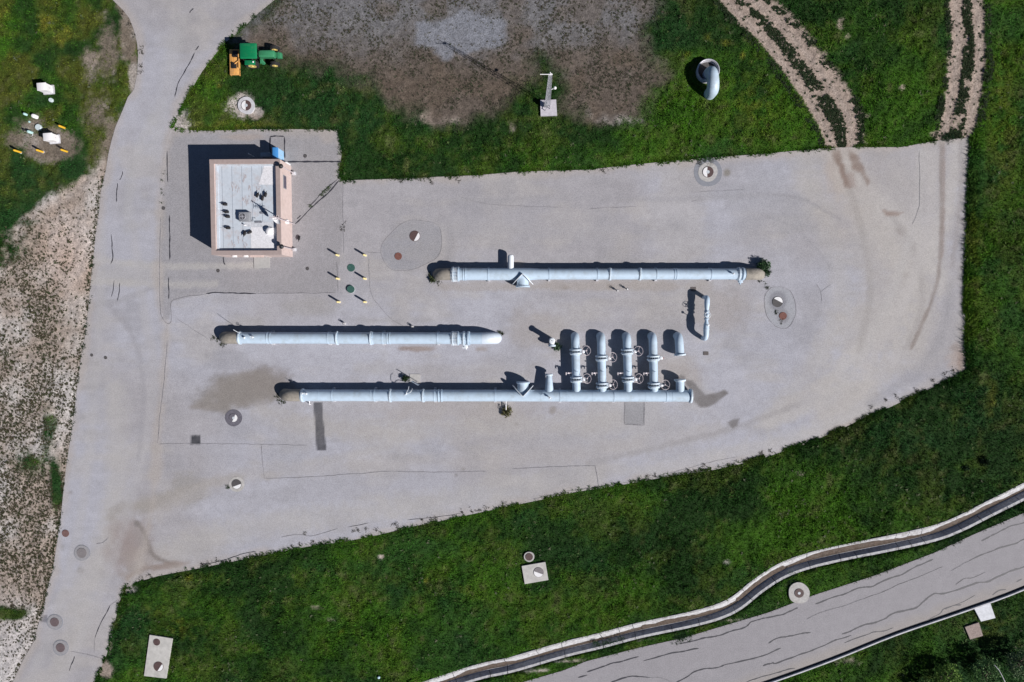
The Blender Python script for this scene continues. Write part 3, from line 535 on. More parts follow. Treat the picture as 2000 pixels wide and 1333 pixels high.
pave_object('lower_road', LANE_W, .012, lane_color, [(p, w*1.35, m) for p, w, m in LANEC], .25)

def ribbon_profile(name, P, prof, mats, seg_mi, kind='structure', label=None, cat=None, jitter=0):
    T = np.gradient(P, axis=0); T /= np.linalg.norm(T, axis=1)[:, None]; N = np.stack([-T[:, 1], T[:, 0]], 1)
    b = MB(); k = len(prof); rr = random.Random(2)
    vs = []
    for i in range(len(P)):
        for (t, z) in prof:
            q = P[i]+N[i]*(t+(rr.uniform(-jitter, jitter) if t in (prof[0][0], prof[-1][0]) else 0)); vs.append((q[0], q[1], z))
    b.v = vs
    for i in range(len(P)-1):
        for j in range(k-1):
            b.f.append((i*k+j, i*k+j+1, (i+1)*k+j+1, (i+1)*k+j)); b.m.append(seg_mi[j])
    o = b.build(name, mats, smooth=False)
    # make normals point up
    o.data.flip_normals() if o.data.polygons[0].normal.z < 0 else None
    return tag(o, label, cat, kind=kind)
def resample(P, step):
    out = []
    for i in range(len(P)-1):
        L = np.hypot(*(P[i+1]-P[i])); k = max(1, int(L/step))
        for j in range(k): out.append(P[i]+(P[i+1]-P[i])*j/k)
    out.append(P[-1]); return np.array(out)
DP = resample(DITCH_W, .16)
DITCHM = mat('ditch_concrete', (.46, .46, .475), .9, var=.2, scale=5, dirt=(.17, .155, .145), dirt_amt=.85, bump=.4)
# positive t = north-west side
ribbon_profile('drainage_ditch', DP, [(.92,-.05),(.9,.17),(.74,.17),(.16,-.26),(.05,-.29),(-.10,-.29),(-.2,-.285),(-.48,.09),(-.72,.10),(-.74,-.05)], [DITCHM, SEDI], [0,0,0,1,1,0,0,0,0], kind=None,
    label='long white concrete drainage ditch curving between the meadow and the lower road', cat='ditch', jitter=.09)
# silt lying in the ditch, and its joints
b = MB(); rr = random.Random(4)
T = np.gradient(DP, axis=0); T /= np.linalg.norm(T, axis=1)[:, None]; N = np.stack([-T[:, 1], T[:, 0]], 1)
wid = fbm(np.arange(len(DP))*1.0, np.zeros(len(DP)), .035, 61, 3)
wid2 = fbm(np.arange(len(DP))*1.0, np.zeros(len(DP)), .3, 62, 3)
prev = None
for i in range(len(DP)):
    u, v = WP(DP[i][0], DP[i][1]); w = .02+max(0, (wid[i]-.42))*1.6+(.28 if 1440 < u < 1535 else 0)+(.15 if 1255 < u < 1345 else 0)+rr.uniform(0, .05)
    w = min(max(w+(wid2[i]-.5)*.25, .0), .55); hi = .10+w
    a = DP[i]+N[i]*hi; za = -.26+(hi-.16)/.58*.43+.012 if hi > .16 else -.255
    wide = 1440 < u < 1535 or 1255 < u < 1345; c = DP[i]+N[i]*(-.07 if wide else .09+(wid2[i]-.5)*.14)
    cur = (len(b.v), len(b.v)+1); b.v += [(a[0], a[1], za), (c[0], c[1], -.27)]
    if prev: b.f.append((prev[0], cur[0], cur[1], prev[1])); b.m.append(0)
    prev = cur
o = b.build('ditch_silt', SEDI, smooth=False); o.data.flip_normals() if o.data.polygons[0].normal.z < 0 else None
tag(o, kind='stuff')
b = MB(); prof = [(.9,.174),(.74,.174),(.16,-.256),(.05,-.286),(-.10,-.286),(-.2,-.281),(-.48,.094),(-.72,.104)]
i = 4; rj = random.Random(8)
while i < len(DP)-2:
    n0 = len(b.v); w = .018+.02*rj.random(); full = rj.random() < .6
    pr = prof if full else prof[5:]
    for (t_, z_) in pr:
        for sg in (-1, 1): q = DP[i]+N[i]*t_+T[i]*(w*sg+.06*math.sin(t_*5+i)); b.v.append((q[0], q[1], z_))
    for k in range(len(pr)-1): b.f.append((n0+2*k, n0+2*k+1, n0+2*k+3, n0+2*k+2)); b.m.append(0)
    i += rj.randint(7, 24)
o = b.build('ditch_joints', DARK, smooth=False); o.data.flip_normals() if o.data.polygons[0].normal.z < 0 else None
tag(o, kind='structure')
# kerb along the lower edge of the lower road
KP = resample(W(smooth_line([(x, y+2) for x, y in LANE_BOT[::-1]])), .5)
ribbon_profile('kerb', KP, [(.13,-.1),(.12,.21),(-.0,.21),(-.12,-.1)], [CONCW], [0,0,0], kind='structure')
b = MB()
GP = resample(W(smooth_line([(x, y-3) for x, y in LANE_BOT[::-1]])), .5)
ribbon_profile('kerb_shade', GP, [(.11,.018),(-.13,.020)], [DARK], [0])  # dark strip at the kerb foot, kerb's shade put in as colour

# ------------------------------------------------------------------ pipes
def ring(b, c, d, r, t, n=36, mi=0, bolts=0, bo=.03, br=None):
    """flange disc centred at c, axis d, radius r, thickness t, with bolt heads round both faces"""
    c = Vector(c); d = Vector(d).normalized(); b.sweep([c-d*t/2, c-d*t*.4, c+d*t*.4, c+d*t/2], [r*.985, r, r, r*.985], n, True, mi)
    if bolts:
        up = Vector((0,0,1)); a = d.cross(up).normalized(); e = a.cross(d); br = br or r*.9
        for k in range(bolts):
            q = 2*math.pi*k/bolts; p = c+(a*math.cos(q)+e*math.sin(q))*br; b.cyl(p-d*(t/2+bo), p+d*(t/2+bo), .022, n=6, mi=mi)
def add_flange(parent, c, d, r, t=.07, bolts=20, name='flange', m=FLG, bo=.03, br=None):
    b = MB(); ring(b, c, d, r, t, bolts=bolts, bo=bo, br=br); return b.build(name, m, parent)
def coupling(parent, c, d, r, gap=.36):
    """two flanges tied together with long bolts"""
    c = Vector(c); d = Vector(d).normalized(); root = add_flange(parent, c-d*gap/2, d, r*1.26, .10, 0, 'expansion_joint', FLG)
    b = MB(); ring(b, c+d*gap/2, d, r*1.22, .12, bolts=0); b.build('flange', PIPE, root)
    b = MB(); up = Vector((0,0,1)); a = d.cross(up).normalized(); e = a.cross(d)
    for k in range(30):
        q = 2*math.pi*k/30; p = c+(a*math.cos(q)+e*math.sin(q))*r*1.17; b.cyl(p-d*(gap/2+.16), p+d*(gap/2+.07), .024, n=6)
    b.build('tie_bolts', PIPEW, root); return root
def band(parent, c, d, r, w=.1, name='band'):
    b = MB(); ring(b, c, d, r+.035, w); return b.build(name, PIPE, parent)
def saddle(parent, c, d, r, w=.22):
    c = Vector(c); d = Vector(d).normalized(); s = d.cross(Vector((0,0,1)))
    b = MB(); b.tube(c-d*.05, c+d*.05, r+.03, r-.01)
    o = b.build('saddle', PIPE, parent)
    b = MB(); M = Matrix((d, s, Vector((0,0,1)))).transposed(); b.box((c.x, c.y, (c.z-r*.5)/2+.01), (w, 2*r+.28, c.z-r*.5-.02), M=M); b.build('support_block', CONCW, o)
    return o
def elbow_path(E, d, Rb, ang=90, n=9):
    E = Vector(E); d = Vector(d).normalized(); return [E+d*Rb*math.sin(R_(ang)*k/n)+Vector((0,0,-1))*Rb*(1-math.cos(R_(ang)*k/n)) for k in range(n+1)]
def valve_small(parent, base, h=.45, wheel=.14, name='air_valve', m=PIPEW):
    base = Vector(base); b = MB(); b.cyl(base, base+Vector((0,0,h*.5)), .05, n=12); b.blob(base+Vector((0,0,h*.5)), .10, (1,1,.8)); b.cyl(base+Vector((0,0,h*.5)), base+Vector((0,0,h)), .02, n=8)
    b.cyl(base+Vector((-.12,0,h*.45)), base+Vector((.12,0,h*.45)), .045, n=10)
    o = b.build(name, m, parent)
    if wheel:
        b = MB(); c = base+Vector((0,0,h)); b.torus(c, wheel, .016, n=20, m=6)
        for k in range(3): q = k*2.094; b.cyl(c, c+Vector((math.cos(q), math.sin(q), 0))*wheel, .010, n=6)
        b.build('handwheel', m, o)
    return o
def crotch_tee(parent, c, d_main, side, r, length, zc, name='tee_branch'):
    """short blinded branch to one side with two standing crotch plates"""
    c = Vector(c); d = Vector(d_main).normalized(); s = Vector(side).normalized()
    b = MB(); b.sweep([c+s*.15, c+s*length], [r*.97, r*.97], 36); br = b.build(name, PIPE, parent)
    b = MB(); ring(b, c+s*length, s, r*1.18, .12, bolts=28, bo=.035, br=r*1.09); b.build('blind_flange', PIPE, br)
    for sg in (-1, 1):
        w = (d*sg+s).normalized(); nrm = Vector((-w.y, w.x, 0)); pts = []; L = 1.42; hh = r+.26; n = 14
        for k in range(n+1):
            q = math.pi/2*k/n; pts.append((math.sin(q)*L, math.cos(q)*hh))
        out = pts+[(L, -.25), (L*.8, -.35), (L*.55, -.40), (0, -.45)]
        b = MB(); vs = [c+w*p[0]+Vector((0,0,p[1]))+nrm*t for t in (-.028, .028) for p in out]; k = len(out)
        b.add(vs, [tuple(range(k)), tuple(range(2*k-1, k-1, -1))]+[(i, k+i, k+(i+1) % k, (i+1) % k) for i in range(k)]); b.build('crotch_plate', PIPEW, br, smooth=False)
    return br
ZC = .72
# --- upper pipeline
def main_axis(u0, v0, u1, v1, z=ZC):
    a = A(u0, v0, z); b_ = A(u1, v1, z); return a, b_, (b_-a).normalized()
def on(ax, u):  # point of an axis at picture column u
    a, b_, d = ax; va = a; 
    lo, hi = -.3, 1.3
    for _ in range(30):
        m = (lo+hi)/2; p = a+(b_-a)*m
        pu = WP(np.array([p.x*CAM_H/(CAM_H-p.z)]), np.array([p.y*CAM_H/(CAM_H-p.z)]))[0][0]
        if pu < u: lo = m
        else: hi = m
    return a+(b_-a)*lo
ax1 = main_axis(883, 536, 1455, 535.6); d1 = ax1[2]; s1 = Vector((d1.y, -d1.x, 0))  # s1 = south
t = thing('pipeline', 'long pale blue pipeline along the north side with two bare concrete elbows', 'pipeline', (on(ax1, 1150).x, on(ax1, 1150).y, 0))
b = MB(); b.sweep([on(ax1, 881), on(ax1, 1036), on(ax1, 1056), on(ax1, 1457)], [.585, .585, .525, .525], 48); b.build('pipe_shell', PIPE, t)
E = on(ax1, 873); b = MB(); b.sweep([on(ax1, 884), on(ax1, 878)]+elbow_path(E, -d1, .95), .575, 40); b.build('concrete_elbow', CONCT, t)
E = on(ax1, 1467); b = MB(); b.sweep([on(ax1, 1455), on(ax1, 1460)]+elbow_path(E, d1, 1.05), .565, 40); b.build('concrete_elbow', CONCT, t)
coupling(t, on(ax1, 890.5), d1, .585, .50)
for u in (905.5, 909.5): band(t, on(ax1, u), d1, .585, .12)
for u in (1191, 1249.5): add_flange(t, on(ax1, u), d1, .62, .12, 28, bo=.07, br=.575); 
for u in (1317, 1321): band(t, on(ax1, u), d1, .525, .12)
for u in (954,): saddle(t, on(ax1, u), d1, .585)
for u in (1073, 1167, 1282, 1388.5): saddle(t, on(ax1, u), d1, .525)
fl = add_flange(t, on(ax1, 1442.5), d1, .64, .14, 26, 'butterfly_valve', bo=.10, br=.585); c = on(ax1, 1450)
b = MB(); ring(b, c, d1, .64, .14, bolts=26, bo=.06, br=.585); b.build('flange', PIPE, fl)
b = MB(); c = on(ax1, 1446)+s1*.68; b.box(c, (.35,.28,.35), bev=.04); b.cyl(c, c+s1*.32, .08, n=12); b.cyl(c+Vector((-.2,-.1,0)), c+Vector((.25,-.1,0)), .06, n=10); b.build('gearbox', PIPE, fl)
n1 = -s1; c = on(ax1, 997.5)
b = MB(); b.sweep([c+n1*.2, c+n1*1.66, c+n1*1.80, c+n1*1.86], [.29, .29, .25, .12], 32); b.build('capped_stub', PIPEW, t)
crotch_tee(t, on(ax1, 1021), d1, s1, .585, 1.18, ZC)
p = on(ax1, 1428)+Vector((0,0,.52)); valve_small(t, p, .5, 0)
# --- middle pipeline
ax2 = main_axis(467, 660.3, 942, 661.3); d2 = ax2[2]; s2 = Vector((d2.y, -d2.x, 0))
t2 = thing('pipeline', 'pale blue pipeline in the middle, bright white rounded elbow at its east end', 'pipeline', (on(ax2, 700).x, on(ax2, 700).y, 0))
b = MB(); b.sweep([on(ax2, 466), on(ax2, 942)], .565, 48); b.build('pipe_shell', PIPE, t2)
E = on(ax2, 452); b = MB(); b.sweep([on(ax2, 466), on(ax2, 459)]+elbow_path(E, -d2, .95), .585, 40); b.build('concrete_elbow', CONCT, t2)
E = on(ax2, 946); b = MB(); b.sweep([on(ax2, 942)]+elbow_path(E, d2, 1.15), .568, 40); tag(b.build('painted_elbow', mat('fresh_pale_paint', (.55, .62, .70), .45, var=.05), t2), 'bright white elbow')
add_flange(t2, on(ax2, 469.5), d2, .66, .14, 28, bo=.05, br=.61)
band(t2, on(ax2, 524), d2, .565, .06); band(t2, on(ax2, 727.5), d2, .60, .14)
add_flange(t2, on(ax2, 659), d2, .68, .13, 24, br=.62); add_flange(t2, on(ax2, 725), d2, .68, .13, 24, br=.62)
for u in (757.5, 762): band(t2, on(ax2, u), d2, .565, .10)
for u in (530, 642, 748, 855): saddle(t2, on(ax2, u), d2, .565)
coupling(t2, on(ax2, 890), d2, .565, .52)
fl = add_flange(t2, on(ax2, 906), d2, .70, .13, 28, 'butterfly_valve', bo=.10, br=.64); b = MB(); ring(b, on(ax2, 915), d2, .70, .16, bolts=28, br=.64, bo=.09); b.build('flange', PIPE, fl)
b = MB(); c = on(ax2, 910)+s2*.78; b.box(c, (.34,.3,.34), bev=.04); b.cyl(c, c+s2*.3, .09, n=12); b.cyl(c+Vector((-.32,-.1,.0)), c+Vector((.2,-.1,0)), .10, n=14); b.build('gearbox', PIPEW, fl)
valve_small(t2, on(ax2, 500)+Vector((0,.1,.55)), .55, .13); valve_small(t2, on(ax2, 483)+Vector((0,.05,.55)), .3, 0)
b = MB(); p = on(ax2, 474)+Vector((0,.5,.3)); b.sweep([p, p+Vector((-.02,.1,.8)), p+Vector((-.25,.35,1.2))], .02, 8); b.build('vent_tube', PIPEW, t2)
# --- lower header
ax3 = main_axis(590, 772.6, 1348, 773.6); d3 = ax3[2]; s3 = Vector((d3.y, -d3.x, 0)); n3_ = -s3
t3 = thing('pipeline', 'longest pale blue pipeline, the lower header that feeds the valve branches', 'pipeline', (on(ax3, 900).x, on(ax3, 900).y, 0))
b = MB(); b.sweep([on(ax3, 588), on(ax3, 1347)], .568, 48); b.build('pipe_shell', PIPE, t3)
E = on(ax3, 571); b = MB(); b.sweep([on(ax3, 588), on(ax3, 580)]+elbow_path(E, -d3, .95), .585, 40); b.build('concrete_elbow', CONCT, t3)
add_flange(t3, on(ax3, 592), d3, .67, .18, 28, bo=.05, br=.61)
for u in (763, 827): add_flange(t3, on(ax3, u), d3, .67, .13, 30, bo=.07, br=.61)
for u in (857, 863): band(t3, on(ax3, u), d3, .60, .10)
for u in (624, 725, 1056, 1094, 1106, 1157, 1260, 1312): band(t3, on(ax3, u), d3, .545, .04, 'weld_seam')
for u in (650, 732, 849, 967, 1094, 1199, 1301): saddle(t3, on(ax3, u), d3, .568)
add_flange(t3, on(ax3, 1348.5), d3, .70, .17, 30, 'blind_flange', bo=.05, br=.64)
crotch_tee(t3, on(ax3, 1021.5), d3, n3_, .568, 1.28, ZC)
c = on(ax3, 1072.5); b = MB(); b.sweep([c+n3_*.1, c+n3_*.6, c+n3_*2.0], [.41, .41, .27], 36); o = b.build('reducer', PIPE, t3)
add_flange(o, c+n3_*2.04, n3_, .365, .12, 16, 'blind_flange', br=.32)
valve_small(t3, on(ax3, 1073)+Vector((.02,-.1,.55)), .7, .2); valve_small(t3, on(ax3, 603)+Vector((0,.25,.5)), .5, .1); valve_small(t3, on(ax3, 597)+Vector((0,.3,.48)), .75, 0, 'vent_tube')
b = MB(); p = on(ax3, 796)+Vector((0,.25,.5)); b.sweep([p+Vector((-.25,-.4,-.03)), p+Vector((-.15,-.1,.12)), p, p+Vector((.02,.1,.35)), p+Vector((.28,.5,.55)), p+Vector((.3,.75,.4))], .022, 8)
b.sweep([p+Vector((.1,.0,.1)), p+Vector((.4,.15,.2)), p+Vector((.5,.3,.1)), p+Vector((.5,.45,-.3))], .03, 8); b.blob(p+Vector((0,0,.15)), .09); b.build('sampling_tube', PIPEW, t3)
b = MB(); p = on(ax3, 988)+s3*.55; b.cyl(p+Vector((0,0,-.3)), p+s3*.9+Vector((0,0,-.35)), .05, n=10); b.cyl(p+s3*.9+Vector((0,0,-.35)), p+s3*.9+Vector((0,0,-.7)), .06, n=10); b.cyl(p+s3*.4+Vector((0,0,-.33)), p+s3*.4+Vector((0,0,.05)), .04, n=8); b.build('drain_pipe', WHITE, t3)
b = MB(); p = on(ax3, 602)+s3*.5; b.cyl(p+Vector((0,0,-.3)), p+s3*.45+Vector((0,0,-.35)), .04, n=10); b.cyl(p+s3*.45+Vector((0,0,-.35)), p+s3*.45+Vector((0,0,-.7)), .05, n=10); b.build('drain_pipe', WHITE, t3)

# --- valve branches
BR = .405
def handwheel(parent, c, R, ax, m=PINKM):
    c = Vector(c); ax = Vector(ax).normalized(); b = MB(); b.torus(c, R, .021, ax, 40, 8); up = Vector((1,0,0)); a = ax.cross(up).normalized(); e = ax.cross(a)
    ph = random.random()*2
    for k in range(3): q = ph+k*2.094; b.cyl(c-ax*.05, c+(a*math.cos(q)+e*math.sin(q))*R, .018, n=6)
    b.cyl(c-ax*.10, c+ax*.06, .06, n=12); return b.build('handwheel', m, parent)
def branch(u, v_low, v_up, wheels, label, v_end=654, last_stub=False):
    zb = ZC+.03; pE = A(u, v_end+10, zb); p0 = on(ax3, u+2.0)+n3_*.15
    t = thing('valve_branch', label, 'pipe branch', (p0.x, p0.y, 0), 0, 'valve branches off the lower header')
    top = A(u-.2, v_end+16, zb); d = (top-p0); d.z = 0; d.normalize()
    b = MB(); b.sweep([p0, top]+elbow_path(top, d, .62, 90, 4)[1:]+[top+d*.62+Vector((0,0,-.8))], BR, 40); b.build('pipe_shell', PIPE, t)
    east = Vector((d.y, -d.x, 0))
    for i, (v, w) in enumerate(((v_low, wheels[0]), (v_up, wheels[1]))):
        f = 0
        lo, hi = 0, 1
        for _ in range(25):
            m = (lo+hi)/2; p = p0+(top-p0)*m; k = CAM_H/(CAM_H-p.z); pv = WP(np.array([p.x*k]), np.array([p.y*k]))[1][0]
            if pv > v: lo = m
            else: hi = m
        c = p0+(top-p0)*lo
        vb = add_flange(t, c+d*.19, d, BR*1.5, .14, 20, 'butterfly_valve', FLG, bo=.05, br=BR*1.28)
        b = MB(); ring(b, c-d*.13, d, BR*1.5, .14, bolts=20, bo=.08, br=BR*1.28); ring(b, c-d*.24, d, BR*1.12, .10); b.cyl(c-d*.05, c+d*.12, BR*1.06, n=32, mi=1); b.build('flange', [FLG, mat('gap_shade', (.05,.07,.10), .7)], vb)  # core coloured dark to paint shade into the flange gap
        g = MB(); gc = c+east*(BR*1.44+.12)+Vector((0,0,.12)); g.box(gc, (.30,.26,.34), bev=.05); g.cyl(gc, gc-east*.3, .12, n=14); g.cyl(gc+Vector((0,-.1,.1)), gc+Vector((0,.16,.1)), .07, n=10)
        if w == 0: g.cyl(gc, gc+east*.32, .03, n=8, mi=1)
        g.build('gearbox', [PIPEW, REDP], vb)
        if w:
            tilt = Vector((.42*w, .12, .9)).normalized(); hc = gc+east*.30+Vector((0,.1*w,.30)); g = MB(); g.cyl(gc, hc, .035, n=8); g.build('stem', PIPEW, vb); handwheel(vb, hc, .46, tilt)
    # small bleed valve pointing west
    q = A(u-10, (v_low+v_up)/2+5, .5); b = MB(); q = p0+(top-p0)*.42-east*(BR-.05); q.z = .85
    b.cyl(q, q-east*.62, .03, n=8); b.blob(q-east*.42, .09, (1.3,1,.9)); b.cyl(q-east*.3, q-east*.3+d*-.25, .03, n=8); b.cyl(q-east*.62+d*.06, q-east*.62-d*.2, .045, n=8); b.cyl(q-east*.42, q-east*.42+Vector((0,0,.2)), .02, n=8); b.build('bleed_valve', mat('pinkish_white_metal', (.68,.62,.64), .5), t)
    b = MB(); q = p0+(top-p0)*.45; q.z = zb+BR-.02; b.cyl(q, q+Vector((0,0,.16)), .035, n=10); b.blob(q+Vector((0,0,.2)), .06); b.cyl(q+Vector((0,0,.18)), q+Vector((.12,0,.28)), .02, n=8); b.build('air_valve', PIPE, t)
    return t
branch(1124, 741.5, 687.5, (1, 1.1), 'valve branch nearest the small bush, westernmost of four with two handwheels')
branch(1174.5, 753, 700, (.9, 1), 'valve branch second from the west, its lower flange almost touching the header')
branch(1225, 741.5, 687.5, (1, .6), 'valve branch third from the west, between the two lower-set valve branches')
branch(1275.5, 753, 700, (.6, 0), 'valve branch whose upper valve has lost its handwheel and shows a red stem')
def open_elbow():
    top = A(1326.5, 670, ZC); d = Vector((0, 1, 0)); t = thing('elbow_pipe', 'pale blue elbow rising from the ground, flanged open end facing the header stub', 'pipe elbow', (top.x, top.y+.6, 0))
    end = A(1328, 693, ZC); d = (top-end).normalized()
    b = MB(); b.sweep([end, top]+elbow_path(top, d, .62, 90, 4)[1:]+[top+d*.62+Vector((0,0,-.8))], BR, 40); b.build('pipe_shell', PIPE, t); add_flange(t, end, d, .56, .14, 18, br=.49)
open_elbow()
c = on(ax3, 1328.5); tt = thing('header_stub', 'short flanged stub on the lower header beside its wet end', 'pipe stub', (c.x, c.y+1, 0))
e = A(1328, 743, ZC); dd = (e-c).normalized(); b = MB(); b.sweep([c+dd*.15, e], BR, 40); b.build('pipe_shell', PIPE, tt); add_flange(tt, e, dd, .56, .16, 18, 'blind_flange', br=.49)
# --- tall riser with cap
p = A(1077, 664.5); tt = thing('riser_pipe', 'white upright riser with domed round cap and a flanged outlet', 'riser pipe', p)
b = MB(); b.sweep([p, p+Vector((0,0,1.3)), p+Vector((0,0,1.62))], [.24, .24, .24], 28); b.build('pipe_shell', PIPEW, tt)
b = MB(); b.sweep([p+Vector((0,0,1.62)), p+Vector((0,0,1.68)), p+Vector((0,0,1.74))], [.29, .29, .2], 28); b.cyl(p+Vector((0,0,1.74)), p+Vector((0,0,1.80)), .03, n=8, mi=1); b.build('cap', [PIPEW, IRONG], tt)
b = MB(); q = p+Vector((0,0,.72)); b.cyl(q, q+Vector((.03,-.50,0)), .24, n=28); o = b.build('outlet', PIPEW, tt); add_flange(o, q+Vector((.03,-.52,0)), (.03,-1,0), .36, .12, 12, br=.31)
# --- arched loop pipe
a0 = A(1374.5, 583); a1 = A(1373.5, 658); z = 1.08
P0 = A(1381, 588, z); P1 = A(1379, 655, z); dm = (P1-P0).normalized()
tt = thing('loop_pipe', 'slender arched pipe with a valve in the middle, standing alone near the small grate', 'loop pipe', (a0.x, (a0.y+a1.y)/2, 0))
path = [a0+Vector((0,.12,0))]+[Vector((a0.x+(P0.x-a0.x)*k, a0.y+.12+(P0.y-a0.y)*k*.3, z*k)) for k in (.4,)]
up0 = [P0-dm*.0+(-dm)*.35*math.cos(R_(90)*k/5)*1.0+Vector((0,0,-.45*(1-math.sin(R_(90)*k/5)))) for k in range(6)]
dn0 = [P1+dm*.35*math.sin(R_(90)*k/5)+Vector((0,0,-.45*(1-math.cos(R_(90)*k/5)))) for k in range(6)]
m1 = P0+dm*.35; m2 = P0+dm*.75; m3 = P0+dm*.98
b = MB(); b.sweep([Vector((up0[0].x-.05, up0[0].y, 0)), up0[0]]+up0[1:]+[m1, m2, m3], [.19,.20]+[.22,.235,.245,.25,.25]+[.25,.20,.165], 28)
q1 = P0+dm*1.72; q2 = P0+dm*2.0; q3 = P0+dm*2.3; q4 = P0+dm*2.62
b.sweep([q1, q2, q3, q4]+dn0+[Vector((dn0[-1].x-.05, dn0[-1].y, 0))], [.15,.17,.26,.27]+[.25,.25,.24,.23,.22,.22]+[.2], 28); b.build('pipe_shell', PIPE, tt)
b = MB(); ring(b, m3, dm, .25, .08, bolts=8, br=.21); ring(b, m3+dm*.1, dm, .25, .06); ring(b, q1, dm, .25, .08, bolts=8, br=.21); b.cyl(m3, q1, .16, n=24); b.blob((m3+q1)/2, .26, (1,1,.9), 18); o = b.build('gate_valve', PIPE, tt)
c = (m3+q1)/2+Vector((0,0,.45)); b = MB(); b.cyl(c-Vector((0,0,.4)), c, .05, n=10); b.build('stem', PIPEW, o); handwheel(o, c, .27, (0,0,1), PIPEW)
add_flange(tt, q4+dm*.12, dm, .30, .06, 8, br=.26)
b = MB(); w = q3+Vector((0,0,.25)); b.cyl(w, w+Vector((0,0,.35)), .03, n=8); b.blob(w+Vector((0,0,.42)), .12, (1,1,.6)); b.build('air_valve', PIPEW, tt)
# --- gooseneck in its caisson
cc = A(1383.5, 137.5, .66); cc.z = 0; tt = thing('caisson', 'corrugated round steel caisson in the meadow, open at the top', 'caisson', cc)
b = MB(); prof = []
for k in range(21): prof.append((.99+(.03 if k % 2 else -.0), -.6+k*.061))
n = 48; vs = []
for (r, z) in prof+[(r-.06, z) for r, z in prof[::-1]]: vs += [cc+Vector((r*math.cos(2*math.pi*j/n), r*math.sin(2*math.pi*j/n), z)) for j in range(n)]
K = len(prof)*2; b.add(vs, [(i*n+j, i*n+(j+1) % n, (i+1)*n+(j+1) % n, (i+1)*n+j) for i in range(K-1) for j in range(n)]); b.build('wall', GALV, tt)
b = MB(); b.torus(cc+Vector((0,0,.64)), 1.02, .055, n=48, m=10); b.build('rim', GALV, tt)
b = MB(); b.prism([(cc.x+.95*math.cos(k*.3927), cc.y+.95*math.sin(k*.3927)) for k in range(16)], .03, .06); b.build('floor_plate', IRONG, tt)
b = MB()
for k in range(9): b.box(cc+Vector((-.13, -.50-.04*k*1.2, .1+k*.06)), (.42, .045, .03))
b.box(cc+Vector((-.10, -.98, .70)), (.5, .16, .05)); b.build('ladder', WHITE, tt)
g0 = A(1382.5, 148); g1 = A(1386, 184); gz = 1.30; gd = (g1-g0).normalized(); L = (g1-g0).length; rb = L/2
tt = thing('gooseneck_pipe', 'thick pale blue gooseneck pipe bending out of the round caisson into the grass', 'gooseneck pipe', g0)
path = [g0+Vector((0,0,.06)), g0+Vector((0,0,gz-.55))]+[g0+gd*(rb-rb*math.cos(math.pi*k/14))+Vector((0,0,gz-.55+rb*.80*math.sin(math.pi*k/14)**.8)) for k in range(1, 14)]+[g1+Vector((0,0,gz-.55)), g1]
b = MB(); b.sweep(path, .56, 44); b.build('pipe_shell', PIPE, tt)
b = MB(); q = g0+gd*.5+Vector((.05,0,1.86)); b.cyl(q-Vector((0,0,.3)), q+Vector((0,0,.05)), .06, n=10); b.build('plug', IRONG, tt)

# ------------------------------------------------------------------ building
BH = 3.0
NW, NE, SE, SW = A(411,311,BH), A(547,313,BH), A(549.3,498,BH), A(413,498,BH)
bx0, bx1 = (NW.x+SW.x)/2, (NE.x+SE.x)/2; by1, by0 = (NW.y+NE.y)/2, (SW.y+SE.y)/2
tb = thing('pump_house', 'flat roofed pink stucco pump house with white roof beside the access road', 'building', ((bx0+bx1)/2, (by0+by1)/2, 0))
PT = .37; RZ = BH-.33
b = MB(); 
for (c, s) in ((((bx0+bx1)/2, by1-PT/2), (bx1-bx0, PT)), (((bx0+bx1)/2, by0+PT/2), (bx1-bx0, PT)), ((bx0+PT/2, (by0+by1)/2), (PT, by1-by0-2*PT)), ((bx1-PT/2, (by0+by1)/2), (PT, by1-by0-2*PT))):
    b.box((c[0], c[1], BH/2), (s[0], s[1], BH))
b.build('wall', STUCCO, tb, smooth=False)
b = MB(); o_ = .012
for (c, s) in ((((bx0+bx1)/2, by1-PT/2), (bx1-bx0+.06, PT+.03)), (((bx0+bx1)/2, by0+PT/2), (bx1-bx0+.06, PT+.03))): b.box((c[0], c[1], BH+.03), (s[0], s[1], .05))
for c in ((bx0+PT/2, (by0+by1)/2), (bx1-PT/2, (by0+by1)/2)): b.box((c[0], c[1], BH+.03), (PT+.03, by1-by0-2*PT-.03, .05))
b.build('parapet_cap', mat('parapet_cap', (.335, .27, .255), .85, var=.07, scale=4, dirt=(.24,.17,.15), dirt_amt=.4), tb, smooth=False)
ix0, ix1, iy0, iy1 = bx0+PT, bx1-PT, by0+PT, by1-PT
b = MB(); b.box(((ix0+ix1)/2, (iy0+iy1)/2, RZ-.1), (ix1-ix0, iy1-iy0, .2)); roof = b.build('roof', ROOFM, tb, smooth=False)
b = MB()
for k in range(1, 6): b.box((ix0+k*(ix1-ix0)/6.2-.35, (iy0+iy1)/2, RZ+.004), (.035, iy1-iy0-.1, .01))
b.box((ix0+.8, iy0+2.2, RZ+.004), (1.6, .03, .008)); b.box((ix0+.12, (iy0+iy1)/2, RZ+.05), (.2, iy1-iy0, .1), mi=1); b.box(((ix0+ix1)/2, iy1-.1, RZ+.05), (ix1-ix0-.44, .16, .1), mi=1); b.build('membrane_seams', [ROOFS, ROOFM], roof, smooth=False)
def roofpoly(name, pts, m, dz): b = MB(); b.prism([tuple(A(u, v, RZ))[:2] for u, v in pts], RZ+.002, RZ+dz); return b.build(name, m, roof, smooth=False)
roofpoly('coating_patch', [(517,321),(539,321),(539,361),(505.5,361)], ROOFN, .016); roofpoly('coating_patch', [(490,444),(541,444),(541,488),(490,488)], ROOFN, .016)
